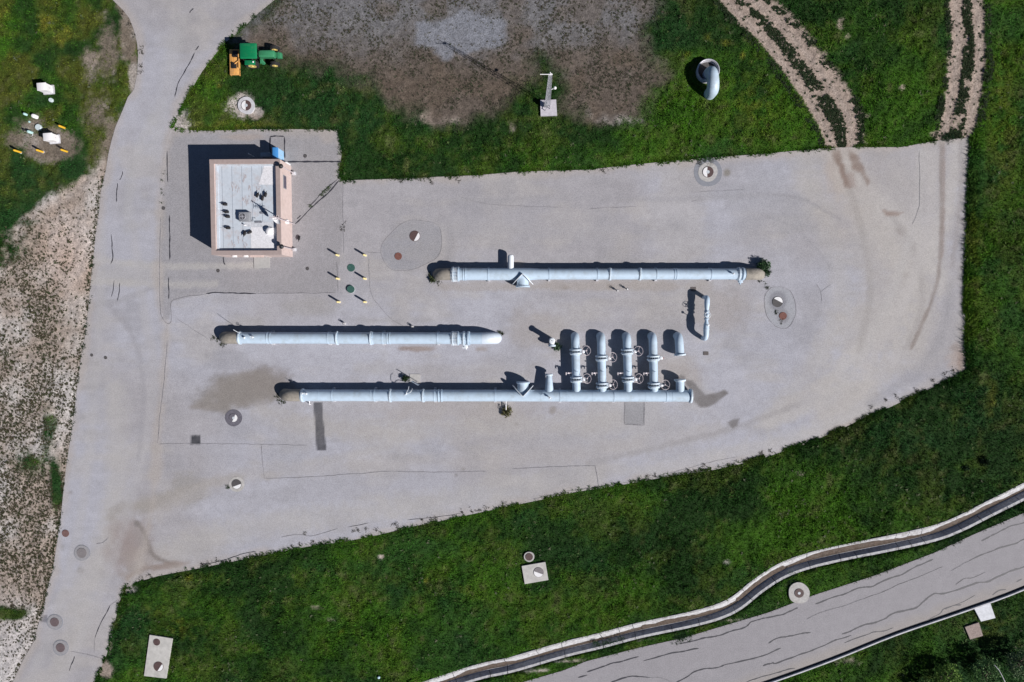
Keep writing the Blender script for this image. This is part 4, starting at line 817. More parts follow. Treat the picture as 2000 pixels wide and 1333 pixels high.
roofpoly('coating_patch', [(479,434),(541,434),(541,443.5),(479,443.5)], mat('grey_coating', (.50,.52,.56), .7, var=.15, scale=8, dirt=(.3,.3,.32), dirt_amt=.6), .012)
rr = random.Random(12); b = MB()
for (u, v, w) in [(455,365,6),(463,368,5),(473,352,5),(478,348,3),(466,372,4),(476,390,4),(484,388,5),(496,389,6),(500,387,4),(504,370,3),(505,364,4),(455,475,4),(470,470,5),(480,480,4),(483,396,3),(487,368,3)]:
    for k in range(7):
        c = A(u+rr.uniform(-w, w), v+rr.uniform(-w*1.3, w*1.3), RZ); s = rr.uniform(.03, .09)
        b.prism([(c.x+s*math.cos(q)*rr.uniform(.3, .9), c.y+s*2.6*math.sin(q)*rr.uniform(.6, 1)) for q in [i*.785 for i in range(8)]], RZ+.002, RZ+.010+k*.0008+rr.random()*.0006)
tag(b.build('rust_stain', mat('faint_rust', (.40,.38,.40), .8, var=.2, scale=9), roof, smooth=False), kind='stuff')
b = MB(); c = A(564.5, 357, 1.7); b.box((bx1+.02, c.y, 1.9), (.06, 1.25, .75)); w = b.build('louvre_window', GREYM, tb, smooth=False)
b = MB()
for k in range(9): b.box((bx1+.055, c.y, 1.6+k*.075), (.03, 1.12, .03))
b.build('slat', mat('dark_slats', (.10,.09,.12), .6), w, smooth=False)
b = MB(); c = A(512, 500, 1); b.box((c.x, by0-.03, 1.05), (1.1, .06, 2.1)); d = b.build('door', mat('door_paint', (.45,.40,.38), .5), tb, smooth=False)
b = MB(); b.box((c.x, by0-.08, 2.2), (1.3, .2, .06)); b.build('door_hood', STUCCO, d, smooth=False); b = MB(); b.blob((c.x+.42, by0-.09, 1.05), .04); b.build('handle', GALV, d)
for u in (458, 480):
    b = MB(); c = A(u, 500, 2.4); b.box((c.x, by0-.09, 2.35), (.4, .18, .16), bev=.03); b.build('wall_light', WHITE, tb)
b = MB(); b.prism([tuple(A(u, v))[:2] for u, v in ((496.5,500),(527,500),(527.5,524),(497,524.5))], .02, .09); tag(b.build('door_slab', mat('door_slab', (.36,.355,.35), .85, var=.08), smooth=False), 'square concrete landing slab at the south door of the pump house', 'slab')
# roof machinery
def on_roof(u, v): return A(u, v, RZ)
c = on_roof(481, 425); t = thing('air_conditioner', 'grey rooftop air conditioner with a round fan, middle of the white roof', 'air conditioner', c)
b = MB(); b.box(c+Vector((0,0,.24)), (1.02,.86,.46), bev=.04); b.build('housing', GREYM, t)
b = MB(); fc = c+Vector((-.17,.02,.48)); b.cyl(fc-Vector((0,0,.02)), fc, .29, n=32, mi=0); b.torus(fc, .30, .022, mi=1); b.torus(fc+Vector((0,0,.01)), .2, .01, mi=1); b.torus(fc+Vector((0,0,.01)), .1, .01, mi=1); b.build('fan_grille', [BLACK, GALV], t)
b = MB()
for k in range(4): q = k*1.57; b.box(fc+Vector((math.cos(q)*.13, math.sin(q)*.13, .012)), (.20,.045,.012), rz=q+.4)
b.cyl(fc, fc+Vector((0,0,.03)), .06, n=12); b.build('fan', GALV, t)
b = MB(); q = c+Vector((.5,-.35,.1)); b.sweep([q, q+Vector((.25,0,.05)), q+Vector((.25,.25,.05)), q+Vector((.45,.25,.02))], .025, 8); b.build('coolant_pipe', GREYM, t)
for (u, v, lab) in ((515.5,416.5,'dark slotted roof vent north of the air conditioner, near the east parapet'),(505.5,434.5,'dark slotted roof vent just southeast of the air conditioner')):
    c = on_roof(u, v); b = MB(); b.box(c+Vector((0,0,.05)), (.62,.16,.1))
    for k in range(5): b.box(c+Vector((-.24+k*.12,0,.105)), (.05,.14,.02), mi=1)
    tag(b.build('roof_vent', [mat('vent_dark', (.12,.13,.16), .6), GALV], smooth=False), lab, 'roof vent')
c = on_roof(528, 452); t = thing('roof_fan', 'white domed roof fan beside the east parapet on the patched corner', 'roof fan', c)
b = MB(); b.box(c+Vector((0,0,.1)), (.6,.6,.2), bev=.03); b.build('curb', WHITE, t); b = MB(); b.sweep([c+Vector((0,0,.2)), c+Vector((0,0,.36)), c+Vector((0,0,.46)), c+Vector((0,0,.5))], [.3,.32,.22,.05], 24); b.build('hood', WHITE, t)
for i, (u, v) in enumerate(((474.5,433),(480.5,441))):
    c = on_roof(u, v); b = MB(); b.cyl(c, c+Vector((0,0,.28)), .035, n=10); b.blob(c+Vector((0,0,.3)), .07); tag(b.build('vent_pipe', WHITE), ('small white vent pipe touching the corner of the air conditioner', 'small white vent pipe farther south of the air conditioner')[i], 'vent pipe')
# communications mast east of the wall
p = A(574.5, 438); t = thing('antenna_mast', 'tall thin mast with white dish clamped to the east wall of the pump house', 'antenna mast', p)
b = MB(); b.cyl(p, p+Vector((0,0,5.3)), .045, n=12); b.build('pole', PINKM, t)
b = MB(); q = p+Vector((-.1,-.1,4.1)); 
ax = Vector((-.4,-.7,.6)).normalized(); up = Vector((0,0,1)); a_ = ax.cross(up).normalized(); e_ = a_.cross(ax); vs = []; n = 24
for k in range(6):
    r = .42*k/5+.001; vs += [q+(a_*math.cos(2*math.pi*j/n)+e_*math.sin(2*math.pi*j/n))*r+ax*(r*r*.8) for j in range(n)]
b.add(vs, [(i*n+j, i*n+(j+1) % n, (i+1)*n+(j+1) % n, (i+1)*n+j) for i in range(5) for j in range(n)]); b.cyl(q, q+ax*.35, .02, n=8); b.build('dish', WHITE, t)
b = MB(); q = p+Vector((0,0,4.6)); b.cyl(q+Vector((-.6,0,0)), q+Vector((.4,0,0)), .03, n=8)
for k in range(5): b.cyl(q+Vector((-.6+k*.2,-.22,0)), q+Vector((-.6+k*.2,.22,0)), .02, n=6)
b.build('yagi_antenna', PINKM, t)
b = MB(); b.box(p+Vector((-.15,.0,1.6)), (.3,.35,.5), bev=.02); b.build('junction_box', WHITE, t)
for (u, v, lab) in ((575.5,340,'lamp post with round black shade at the north end of the east wall'),(576.5,488.5,'lamp post with round black shade near the southeast corner of the pump house')):
    p = A(u, v); t = thing('lamp_post', lab, 'lamp post', p, group='lamp posts by the pump house')
    b = MB(); b.box(p+Vector((0,0,.2)), (.3,.3,.4), bev=.03); b.build('footing', CONCW, t); b = MB(); b.cyl(p, p+Vector((0,0,3.5)), .045, n=12); b.build('pole', PINKM, t)
    b = MB(); q = p+Vector((-.05,0,3.5)); b.sweep([q, q+Vector((0,0,.08)), q+Vector((0,0,.2))], [.22,.2,.05], 20); b.build('lamp_shade', BLACK, t)
# cabinets at the north wall
def cab(name, label, quad_px, h, m, m2, cat='cabinet'):
    P = [A(u, v, h) for u, v in quad_px]; c = sum(P, Vector())/4; t = thing(name, label, cat, (c.x, c.y, 0)); sx = abs(P[1].x-P[0].x); sy = abs(P[0].y-P[3].y)
    b = MB(); b.box((c.x, c.y, h/2), (sx, sy, h), bev=.02); b.build('body', m2, t); b = MB(); b.box((c.x, c.y, h+.02), (sx+.05, sy+.05, .05), bev=.02); b.build('lid', m, t); b = MB(); b.box((c.x+sx/2+.02, c.y-.1, h*.55), (.04,.05,.2)); b.build('handle', GALV, t)
cab('equipment_cabinet', 'bright blue equipment cabinet at the northeast corner of the pump house', [(533,289),(543,289),(543,308),(533,308)], 1.55, BLUE, BLUEL)
cab('equipment_cabinet', 'slate grey equipment box in the shade of the pump house north wall', [(509.5,299),(528,299),(528,306),(509.5,306)], 1.1, STEELB, STEELB)
cab('equipment_cabinet', 'small white meter box outside the northeast corner of the pump house', [(557,317),(561,317),(561,321),(557,321)], .9, WHITE, WHITE)
p = A(497, 307); b = MB(); b.cyl(p, p+Vector((0,0,1.3)), .04, n=10); b.blob(p+Vector((0,0,1.35)), .07); tag(b.build('vent_pipe', WHITE), 'thin white pipe standing in the shade of the north wall', 'vent pipe')

# ------------------------------------------------------------------ birds
def bird(name):
    t = thing(name, 'black vulture', 'bird', (0,0,0))
    b = MB(); b.sweep([(-.31,0,.16),(-.29,0,.17),(-.18,0,.20),(-.05,0,.25),(.07,0,.28),(.15,0,.29),(.20,0,.31),(.25,0,.33),(.29,0,.34),(.33,0,.335),(.36,0,.32)], [.13,.15,.155,.16,.155,.11,.05,.035,.04,.025,.006], 16, flat=.62)
    b.build('body', BIRDM, t, world=False)
    for s in (-1, 1):
        b = MB(); b.cyl((0,.06*s,.2), (.01,.06*s,.01), .014, n=6); b.box((.04,.06*s,.01), (.12,.05,.012)); b.build('leg', mat('bird_leg', (.3,.28,.26), .7), t, world=False)
    return t
BIRDS = [(440,400,'on the roof, the northernmost of the western bird row',None,180),(443,415,'on the roof, second in the western bird row, facing west',None,183),(445,424,'on the roof, third in the western bird row, close below another',None,178),(446,446,'on the roof, southernmost of the western bird row',None,180),
 (479,458,'on the roof south of the air conditioner, facing south',None,-98),(488,455,'on the roof beside the edge of the white patch, facing southwest',None,-150),(505,381,'on the roof, west bird of the trio by the northeast patch',None,55),(514.5,387,'on the roof, lowest bird of the trio by the northeast patch',None,70),(520.5,380,'on the roof, eastern bird of the trio, nearest the east parapet',None,68),(585,467,'on the paving east of the pump house',1,-90)]
bp = None
for (u, v, lab, g, a) in BIRDS:
    if bp is None: bp = bird('vulture'); o = bp
    else: o = copy_tree(bp)
    o.location = A(u, v, RZ+.01 if not g else .02); o.rotation_euler = (0, 0, R_(a)); o.scale = (.85, .85, .8); o['label'] = 'black bird standing '+lab; o['group'] = 'black birds resting around the pump house'

# ------------------------------------------------------------------ bollards
def bollard(m):
    t = thing('bollard', 'x', 'bollard', (0,0,0)); b = MB(); b.sweep([(0,0,0),(0,0,.86),(0,0,.93),(0,0,.96)], [.1,.1,.075,.02], 20); b.build('post', m, t, world=False)
    b = MB(); b.cyl((0,0,0), (0,0,.035), .14, n=20); b.build('base_ring', CONCW, t, world=False); return t
fb = bollard(YEL); n_ = 0
for (u, v, lab) in ((41,298,'yellow bollard in the meadow, western one of the row below the boxes'),(84.5,297.5,'yellow bollard in the meadow, middle one of the row below the boxes'),(132,297,'yellow bollard in the meadow, eastern one of the row below the boxes'),(128,251,'yellow bollard alone above the lower white box')):
    o = fb if n_ == 0 else copy_tree(fb); n_ += 1; o.location = A(u, v, .05); o['label'] = lab; o['group'] = 'yellow bollards around the white boxes'
fb = bollard(YELP); n_ = 0
for (u, v, lab) in ((661.5,499.5,'northwest'),(714.5,499.5,'northeast'),(662,545,'middle one on the west side'),(714.5,545,'middle one on the east side'),(663.5,590.3,'southwest'),(714.8,590.3,'southeast')):
    o = fb if n_ == 0 else copy_tree(fb); n_ += 1; o.location = A(u, v, .02); o['label'] = 'pale yellow bollard around the green lids, '+lab; o['group'] = 'pale yellow bollards around the green lids'

# ------------------------------------------------------------------ manholes
def wob_circle(c, r, n=40, amp=.0, seed=0):
    q = random.Random(seed); ph = [q.uniform(0, 6.28) for _ in range(4)]
    return [(c.x+r*(1+amp*sum(math.sin((k+2)*t+ph[k])/(k+1.5) for k in range(4)))*math.cos(t), c.y+r*(1+amp*sum(math.sin((k+2)*t+ph[k])/(k+1.5) for k in range(4)))*math.sin(t)) for t in [2*math.pi*i/n for i in range(n)]]
def manhole(u, v, rpx, label, m=IRON, collar=None, cm=CONC, amp=0, half=None, dot=False, z=.022, outer=None, cut=.05, cat='manhole cover', lid_h=.03):
    c = A(u, v); r = rpx/20; t = thing('manhole_cover', label, cat, (c.x, c.y, z))
    zz = z
    if outer: b = MB(); b.prism(wob_circle(c, outer/20, 44, .03, int(u)), z-.1, z+.008); b.build('asphalt_ring', mat('patch_asphalt', (.22,.23,.26), .85, var=.1), t, smooth=False); zz = z+.008
    if collar: b = MB(); b.prism(wob_circle(c, collar/20, 44, amp, int(v)), z-.12, zz+.018); b.build('collar', cm, t, smooth=False); zz += .018
    b = MB(); b.prism(wob_circle(c, r, 40), z-.05, zz+lid_h); b.torus((c.x, c.y, zz+lid_h-.008), r*.97, .02, n=36, m=6)
    for k in range(3): b.torus((c.x, c.y, zz+lid_h-.001), r*(.3+.22*k), .006, n=28, m=4)
    zt = zz+lid_h
    if half is not None:
        a = R_(half); n = 20; ph = math.acos(cut); pts = [(c.x+r*.93*math.cos(a-ph+2*ph*k/n), c.y+r*.93*math.sin(a-ph+2*ph*k/n)) for k in range(n+1)]; b.prism(pts, zt-.004, zt+.008, mi=1)  # white segment laid over one side of the lid
    if dot: b.prism(wob_circle(c, r*.3, 20), zt-.002, zt+.011, mi=2)
    b.build('lid', [m, WSEG, mat('pale_dot', (.5,.54,.58), .6)], t, smooth=False)
    return t
manhole(482, 207, 9.8, 'half white round cover in an uneven pale collar, grass south of the tractor', collar=16.5, cm=CONCW, amp=.035, half=180, dot=True, cut=.12, z=.10)
manhole(1382.5, 336.5, 10.5, 'half white round cover at the north edge of the yard, inside two rings', collar=18.5, cm=CONC, amp=.02, half=180, dot=True, cut=.15, outer=27.5)
manhole(810.5, 461.5, 10.3, 'large rusty round cover with a white sliver in the oval patch', half=-28, dot=False, cut=.3, m=IRON)
manhole(778, 501, 7, 'small red rusty round cover at the lower left of the oval patch', m=IRONR)
manhole(1518.5, 590, 10.2, 'large dark round cover with a white upper edge in the eastern oval patch', m=IRONG, half=62, cut=.25)
manhole(1529, 617.5, 7.2, 'small red rusty round cover in the eastern oval patch', m=IRONR)
manhole(456.5, 816.5, 8.5, 'half white round cover in a dark asphalt disc below the brown stain', m=mat('slate_iron', (.12,.115,.14), .7, var=.2, scale=14), collar=17, cm=mat('dark_collar', (.12,.115,.14), .9, var=.25, scale=9), amp=.02, half=-25, dot=True, cut=.1)
manhole(462.5, 946, 9.8, 'grey round cover with pale collar and a small weed beside it', m=IRONG, collar=15.5, cm=CONC, amp=.01, half=-70, cut=.25)
manhole(128.5, 1042, 7.2, 'small plain rusty cover near the west edge of the access road', m=mat('faded_rust', (.15,.085,.08), .8, var=.2, scale=14))
manhole(160.5, 1080, 10, 'faded grey cover in a round ring, northern one of the three access road rings', m=mat('faded_iron', (.19,.175,.18), .8, var=.15, scale=14), collar=15.5, cm=mat('ring_asphalt', (.27,.265,.28), .9, var=.12), outer=16.5)
manhole(107.5, 1215, 9, 'rusty ringed cover joined to a small square patch at the road edge', m=mat('plum_iron', (.12,.09,.095), .8, var=.2, scale=14), collar=15, cm=mat('ring_asphalt', (.27,.265,.28), .9), outer=16.5)
manhole(119, 1265, 9, 'rusty ringed cover, southernmost on the access road', m=mat('plum_iron', (.12,.09,.095), .8), collar=15, cm=mat('ring_asphalt', (.27,.265,.28), .9), outer=16.5)
manhole(1559.5, 1157.5, 9, 'rusty round cover with white centre in a pale octagonal collar by the ditch', m=IRON, collar=21, cm=CONC, amp=.05, dot=True, z=.14)
manhole(1033.5, 1087, 7.3, 'small rusty cover in a pale ring above the square slab in the meadow', m=IRON, collar=10.3, cm=CONC, amp=.02, z=.13)
for i, (u, v, r, z, lab) in enumerate(((686,523.5,7.4,.022,'flat dark green round lid between the northern bollards'),(685.8,565.5,7.2,.022,'dark green round lid with a pale rim between the southern bollards'))):
    t = manhole(u, v, r, lab, m=GREENP, collar=None if i == 0 else 7.8, cm=CONCW, z=z, cat='green lid', lid_h=.03 if i == 0 else .14)
for (u, v, r, lab) in ((596,305,3.4,'small round drain lid in the paving north of the seam line'),(319.5,407,3.4,'small dark valve lid on the seam beside the access road'),(426,529,3.3,'small grey valve lid southwest of the pump house'),(600.5,525,3.2,'small grey valve lid southeast of the pump house'),(179.5,694,2.8,'small dark valve lid on the access road, western of the pair'),(206.5,699,3.0,'small dark valve lid on the access road, eastern of the pair')):
    manhole(u, v, r, lab, m=IRONG, cat='valve lid', lid_h=.012)
for (u, v, w, h, lab) in ((1354,565,10,8,'small brown drain grate just north of the loop pipe'),(1378.5,690.5,10,7,'small brown drain grate with a dark edge south of the loop pipe')):
    c = A(u, v); b = MB(); b.box((c.x, c.y, .035), (w/20, h/20, .03)); 
    for k in range(5): b.box((c.x-.2+k*.1, c.y, .052), (.03, h/20-.06, .012), mi=1)
    tag(b.build('drain_grate', [mat('brown_grate', (.13,.11,.105), .8, var=.2), IRONG], smooth=False), lab, 'drain grate')
# slabs
def slab(px, label, m, z0=-.1, z1=.16): b = MB(); P = [tuple(A(u, v))[:2] for u, v in px]; b.prism(P, z0, z1); return tag(b.build('concrete_slab', m, smooth=False), label, 'slab')
def lid_on(u, v, r, label, z, **k): return manhole(u, v, r, label, z=z, **k)
slab(PADS[1], 'long pale slab carrying two round lids in the southwest meadow', mat('pale_slab', (.46,.45,.43), .85, var=.12, scale=3, dirt=(.3,.3,.28), dirt_amt=.5)); lid_on(308,1253,6.8,'small rusty lid on the north end of the long pale slab',.162, m=IRON); lid_on(311.5,1300.5,10,'large rusty lid with white edge on the south end of the long slab',.162, m=IRON, half=-35, cut=.35)
slab(PADS[2], 'square pale slab with one round lid in the south meadow', mat('pale_slab', (.46,.45,.43))); lid_on(1052,1117,10,'half pale grey lid on the square slab in the south meadow',.162, m=mat('faded_iron', (.19,.175,.18)), half=-110, cut=.1)
slab(PADS[3], 'bright white square slab just below the kerb of the lower road', mat('bright_slab', (.60,.62,.66), .8, var=.1, scale=5, dirt=(.4,.42,.45), dirt_amt=.6)); slab(PADS[4], 'rough pinkish square slab between the white slab and the trees', CONCP, z1=.14)
slab([(801,731),(821,731),(821,748),(801,748)], 'small square slab behind the lower header with a bush on its corner', CONC, -.02, .07)

# ------------------------------------------------------------------ lattice tower
slab(PADS[0], 'square concrete base slab under the lattice tower', mat('tower_slab', (.48,.46,.50), .85, var=.12, scale=4), z1=.2)
p = A(1069, 205, .2); t = thing('lattice_tower', 'slender three legged lattice tower with an arm at its top', 'lattice tower', p); H = 8.3; 
def leg_at(k, z): r = .30-.13*z/H; q = math.pi/2+k*2.094; return p+Vector((r*math.cos(q)-.0*z, r*math.sin(q), z))
for k in range(3): b = MB(); b.cyl(leg_at(k, 0), leg_at(k, H), .024, .018, n=8); b.build('leg', GALV, t)
b = MB(); NS = 22
for k in range(3):
    for i in range(NS):
        z0, z1 = H*i/NS, H*(i+1)/NS; b.cyl(leg_at(k, z0), leg_at((k+1) % 3, z1), .010, n=4); b.cyl(leg_at(k, z1), leg_at((k+1) % 3, z1), .010, n=4)
b.build('bracing', GALV, t)
b = MB(); q = p+Vector((0,0,H)); b.cyl(q+Vector((.2,0,-.03)), q+Vector((-.85,0,0)), .032, n=8); b.cyl(q, q+Vector((0,0,.45)), .03, n=8); b.box(q+Vector((0,0,-.02)), (.30,.16,.04)); b.build('top_arm', WHITE, t)
b = MB(); q = p+Vector((.22,.0,4.4)); b.cyl(q, q+Vector((.25,.1,.05)), .03, n=8); b.blob(q+Vector((.33,.12,.08)), .14, (1,1,.7)); b.build('sensor', WHITE, t)
for (dx, dy, L_, a) in ((-.15,-.45,.7,50),(.12,-.5,.45,-30),(-.35,-.3,.5,120)):
    pass
b = MB(); q = p+Vector((.05,-.2,0)); b.cyl(q+Vector((-.25,-.35,.25)), q+Vector((.12,.05,.5)), .03, n=8); b.cyl(q+Vector((-.25,-.35,0)), q+Vector((-.25,-.35,.3)), .03, n=8); b.cyl(q+Vector((.2,-.2,0)), q+Vector((.15,-.1,.4)), .03, n=8); b.box(q+Vector((-.22,.05,.5)), (.35,.3,.7), bev=.03); b.build('control_box', GREYM, t)

# ------------------------------------------------------------------ white boxes and little posts in the west meadow
def wbox(u, v, label):
    c = A(u, v); t = thing('white_cabinet', label, 'cabinet', c, group=None); rz = R_(4)
    b = MB(); b.box(c+Vector((0,0,.06)), (1.05,.85,.2), rz=rz); b.build('plinth', CONCW, t); b = MB(); b.box(c+Vector((0,0,.56)), (.84,.66,.92), rz=rz, bev=.02); b.build('body', WHITE, t)
    b = MB(); b.box(c+Vector((0,0,1.05)), (.90,.72,.08), rz=rz, bev=.03); b.build('lid', WHITE, t); b = MB(); b.box(c+Vector((.44,0,.6)), (.03,.04,.16), rz=rz); b.build('handle', GALV, t)
wbox(96.5, 176.5, 'upper of two white boxes in the west meadow, grass all round it'); wbox(108.5, 273, 'lower of two white boxes in the west meadow, on bare soil among bollards')
def stub(u, v, r, h, label, m, nm='service_post'):
    c = A(u, v); b = MB(); b.sweep([c, c+Vector((0,0,h*.85)), c+Vector((0,0,h*.96)), c+Vector((0,0,h))], [r, r, r*.8, r*.3], 20); return tag(b.build(nm, m), label, 'service post')
stub(54.5, 225.5, .12, .55, 'slim pale turquoise post, westernmost above the lower white box', TURQ); stub(72.5, 229.5, .2, .6, 'stout white post between the two white boxes', WHITE)
stub(62, 256, .001+.12, .1, 'tiny low stub beside the white ring', WHITE) if False else None
stub(59, 239, .09, .18, 'tiny turquoise stub between the slim posts', TURQ); t_ = stub(63, 260, .14, .6, 'pale turquoise post with dark pipework at its foot', TURQ)
c = A(60.5, 263); b = MB(); b.torus(c+Vector((0,0,.1)), .24, .03, n=28, m=6); tag(b.build('hose_ring', CONCW), 'pale hose ring lying beside the turquoise post', 'hose')
c = A(52, 256); b = MB(); b.sweep([c, c+Vector((0,0,.3)), c+Vector((.25,0,.35)), c+Vector((.45,-.1,.1))], .05, 10); b.blob(c+Vector((0,0,.35)), .1); tag(b.build('valve', BLACK), 'black bent pipe valve west of the turquoise post', 'valve')
for (u, v, r, lab) in ((76.5,249.5,6,'pale round lid on the ground northwest of the lower white box'),(101,196.5,4,'small pale blue round lid below the upper white box')):
    c = A(u, v); b = MB(); b.sweep([c+Vector((0,0,-.05)), c+Vector((0,0,.16)), c+Vector((0,0,.19))], [r/20, r/20, r/20*.9], 28); tag(b.build('round_lid', mat('pale_lid', (.52,.60,.62), .6, var=.1, scale=8)), lab, 'round lid')
c = A(741, 1321); b = MB(); b.cyl(c, c+Vector((0,0,.3)), .13, n=20); b.blob(c+Vector((0,0,.3)), .13, (1,1,.4)); tag(b.build('marker_post', mat('pale_blue_cap', (.5,.68,.78), .5)), 'small pale blue marker cap alone in the south meadow', 'marker')
# little valves and posts on the paving
def hydrant(u, v, label, h=.55):
    c = A(u, v); t = thing('small_valve', label, 'small valve', c); b = MB(); b.cyl(c, c+Vector((0,0,h)), .045, n=12); b.blob(c+Vector((0,0,h*.6)), .11, (1,1,1)); b.cyl(c+Vector((-.1,0,h*.6)), c+Vector((.15,-.05,h*.6)), .05, n=10); b.build('body', WHITE, t); b = MB(); b.torus(c+Vector((0,0,h)), .11, .018, n=20, m=6); b.cyl(c+Vector((-.11,0,h)), c+Vector((.11,0,h)), .012, n=6); b.build('handwheel', IRONG, t)
hydrant(1205, 568, 'small upright valve south of the upper pipeline, western of the pair'); hydrant(1224, 565, 'small upright valve south of the upper pipeline, eastern of the pair'); hydrant(806, 637.5, 'small white upright valve at the north flank of the middle pipeline', .4); hydrant(674, 632, 'thin dark upright valve north of the middle pipeline', .5)
p = A(815, 746, .07); t = thing('instrument_panel', 'thin upright panel on a post standing on the small slab', 'panel', p)
b = MB(); b.cyl(p, p+Vector((0,0,1.5)), .035, n=10); b.build('post', GALV, t); b = MB(); b.box(p+Vector((0,0,1.15)), (.75,.06,.62), rz=R_(-30)); b.build('panel', STEELB, t)

# ------------------------------------------------------------------ tractor with rotary mower
g = A(498, 116); T = thing('tractor', 'green tractor with cab roof and yellow wheels parked on the gravel edge', 'tractor', (g.x, g.y, .04), 0)
def tw(name, x, y, R, w, m=RUBBER):
    wl_ = MB(); c = Vector((x, y, R)); sg = 1 if y > 0 else -1
    wl_.sweep([c+Vector((0,-w/2,0)), c+Vector((0,-w*.42,0)), c+Vector((0,w*.42,0)), c+Vector((0,w/2,0))], [R*.9, R, R, R*.9], 36, False)
    wl_.sweep([c+Vector((0,-w/2,0)), c+Vector((0,-w/2+.04,0))], [R*.9, R*.62], 36, False); wl_.sweep([c+Vector((0,w/2,0)), c+Vector((0,w/2-.04,0))], [R*.9, R*.62], 36, False)
    for k in range(20):
        q = 2*math.pi*k/20; M = Matrix.Rotation(-q, 3, 'Y')
        for s_ in (-1, 1): wl_.box(c+M @ Vector((0, s_*w*.24, R)), (.06, w*.45, .05), M=M @ Matrix.Rotation(.45*s_, 3, 'Z'))
    tyre = wl_.build(name, RUBBER, T, world=False)
    b = MB(); b.sweep([c+Vector((0,-w/2+.03,0)), c+Vector((0,0,0)), c+Vector((0,w/2-.03,0))], [R*.63, R*.58, R*.63], 30); b.cyl(c+Vector((0,-w/2-.02,0)), c+Vector((0,w/2+.02,0)), R*.2, n=16); b.build('rim', TYEL, tyre, world=False)
yc = .02
tw('rear_wheel', 0, -.74, .60, .42); tw('rear_wheel', 0, .74, .60, .42); tw('front_wheel', 2.12, -.70, .43, .32); tw('front_wheel', 2.12, .80, .43, .32)
def tp(name, f, m, smooth=True): b = MB(); f(b); return b.build(name, m, T, world=False, smooth=smooth)
tp('hood', lambda b: b.box((1.62,.03,1.05), (1.5,.62,.5), bev=.12), TGREEN2); tp('chassis', lambda b: (b.box((1.2,.02,.62), (2.6,.38,.36)), b.cyl((2.12,-.7,.43), (2.12,.8,.43), .07, n=10), b.cyl((0,-.74,.6), (0,.74,.6), .13, n=12)), BLACK)
tp('front_weight', lambda b: (b.box((2.72,.03,.68), (.34,.5,.34), bev=.04), b.box((2.48,.03,.7), (.10,.5,.3)), b.box((2.62,.03,.86), (.06,.62,.04))), TGREEN2)
tp('fender', lambda b: b.box((.02,-.78,1.22), (1.0,.42,.07), bev=.04), TGREEN); tp('fender', lambda b: b.box((.02,.78,1.22), (1.0,.42,.07), bev=.04), TGREEN)
tp('step', lambda b: (b.box((.92,-.42,.62), (.3,.5,.05)), b.box((1.05,-.6,.5), (.25,.25,.06)), b.cyl((.9,-.3,.65), (1.2,-.65,.5), .07, n=8)), TGREEN2)
tp('cab_frame', lambda b: [b.cyl((x, y, 1.0), (x*.95, y*.9, 1.92), .035, n=8) for x in (-.5,.75) for y in (-.62,.66)], BLACK)
cr = tp('cab_roof', lambda b: b.box((.20,.02,1.97), (1.60,1.42,.12), bev=.10), TGREEN); 
b = MB()
for k in range(7): b.box((.18,-.42+k*.15,2.033), (1.3,.02,.012))
b.build('roof_rib', TGREEN, cr, world=False)
tp('seat', lambda b: (b.box((.0,.02,1.05), (.45,.5,.14), bev=.04), b.box((-.25,.02,1.3), (.12,.46,.45), bev=.04)), BLACK); tp('steering_wheel', lambda b: (b.torus((.62,.02,1.4), .18, .018, (.5,0,.85), 24, 6), b.cyl((.62,.02,1.4), (.8,.02,1.1), .025, n=8)), BLACK)
tp('hitch', lambda b: (b.box((-.8,.1,.55), (.5,.7,.14)), b.cyl((-.55,.3,.75), (-1.1,.1,.6), .06, n=8), b.cyl((-.55,-.3,.75), (-1.1,-.1,.6), .06, n=8)), BLACK); tp('exhaust', lambda b: b.cyl((1.0,.28,1.2), (1.0,.28,1.8), .04, n=10), BLACK); tp('lamp', lambda b: b.blob((.35,-.75,1.3), .08), WHITE)
m0 = A(457.5, 122, .5); Mw = thing('rotary_mower', 'orange rotary mower deck attached behind the green tractor', 'mower', (m0.x, m0.y, .04))
b = MB(); b.box((0,0,.42), (.88,2.4,.16), bev=.04); b.box((-.41,0,.28), (.06,2.4,.3)); b.box((.41,0,.28), (.06,2.4,.3)); b.build('deck', ORANGE, Mw, world=False)
b = MB(); b.box((0,-.35,.55), (.5,.5,.10), bev=.03); b.cyl((0,-.2,.5), (0,-.2,.72), .12, n=14); b.build('gearbox', BLACK, Mw, world=False); b = MB(); b.box((.15,.75,.56), (.5,.6,.14), bev=.03); b.build('belt_cover', BLACK, Mw, world=False)
b = MB(); b.box((.52,-.15,.62), (.10,.9,.10), bev=.02); b.cyl((.5,.1,.6), (.1,-.2,.6), .05, n=8); b.build('drive_guard', ORANGE, Mw, world=False)
b = MB(); b.box((.0,0,.505), (.03,2.3,.02)); b.box((-.2,.3,.505), (.02,1.7,.02)); b.build('deck_rib', ORANGE, Mw, world=False)
for y in (.85,): b = MB(); b.cyl((-.22,.88,.2), (-.1,.88,.2), .17, n=20); b.build('gauge_wheel', RUBBER, Mw, world=False)

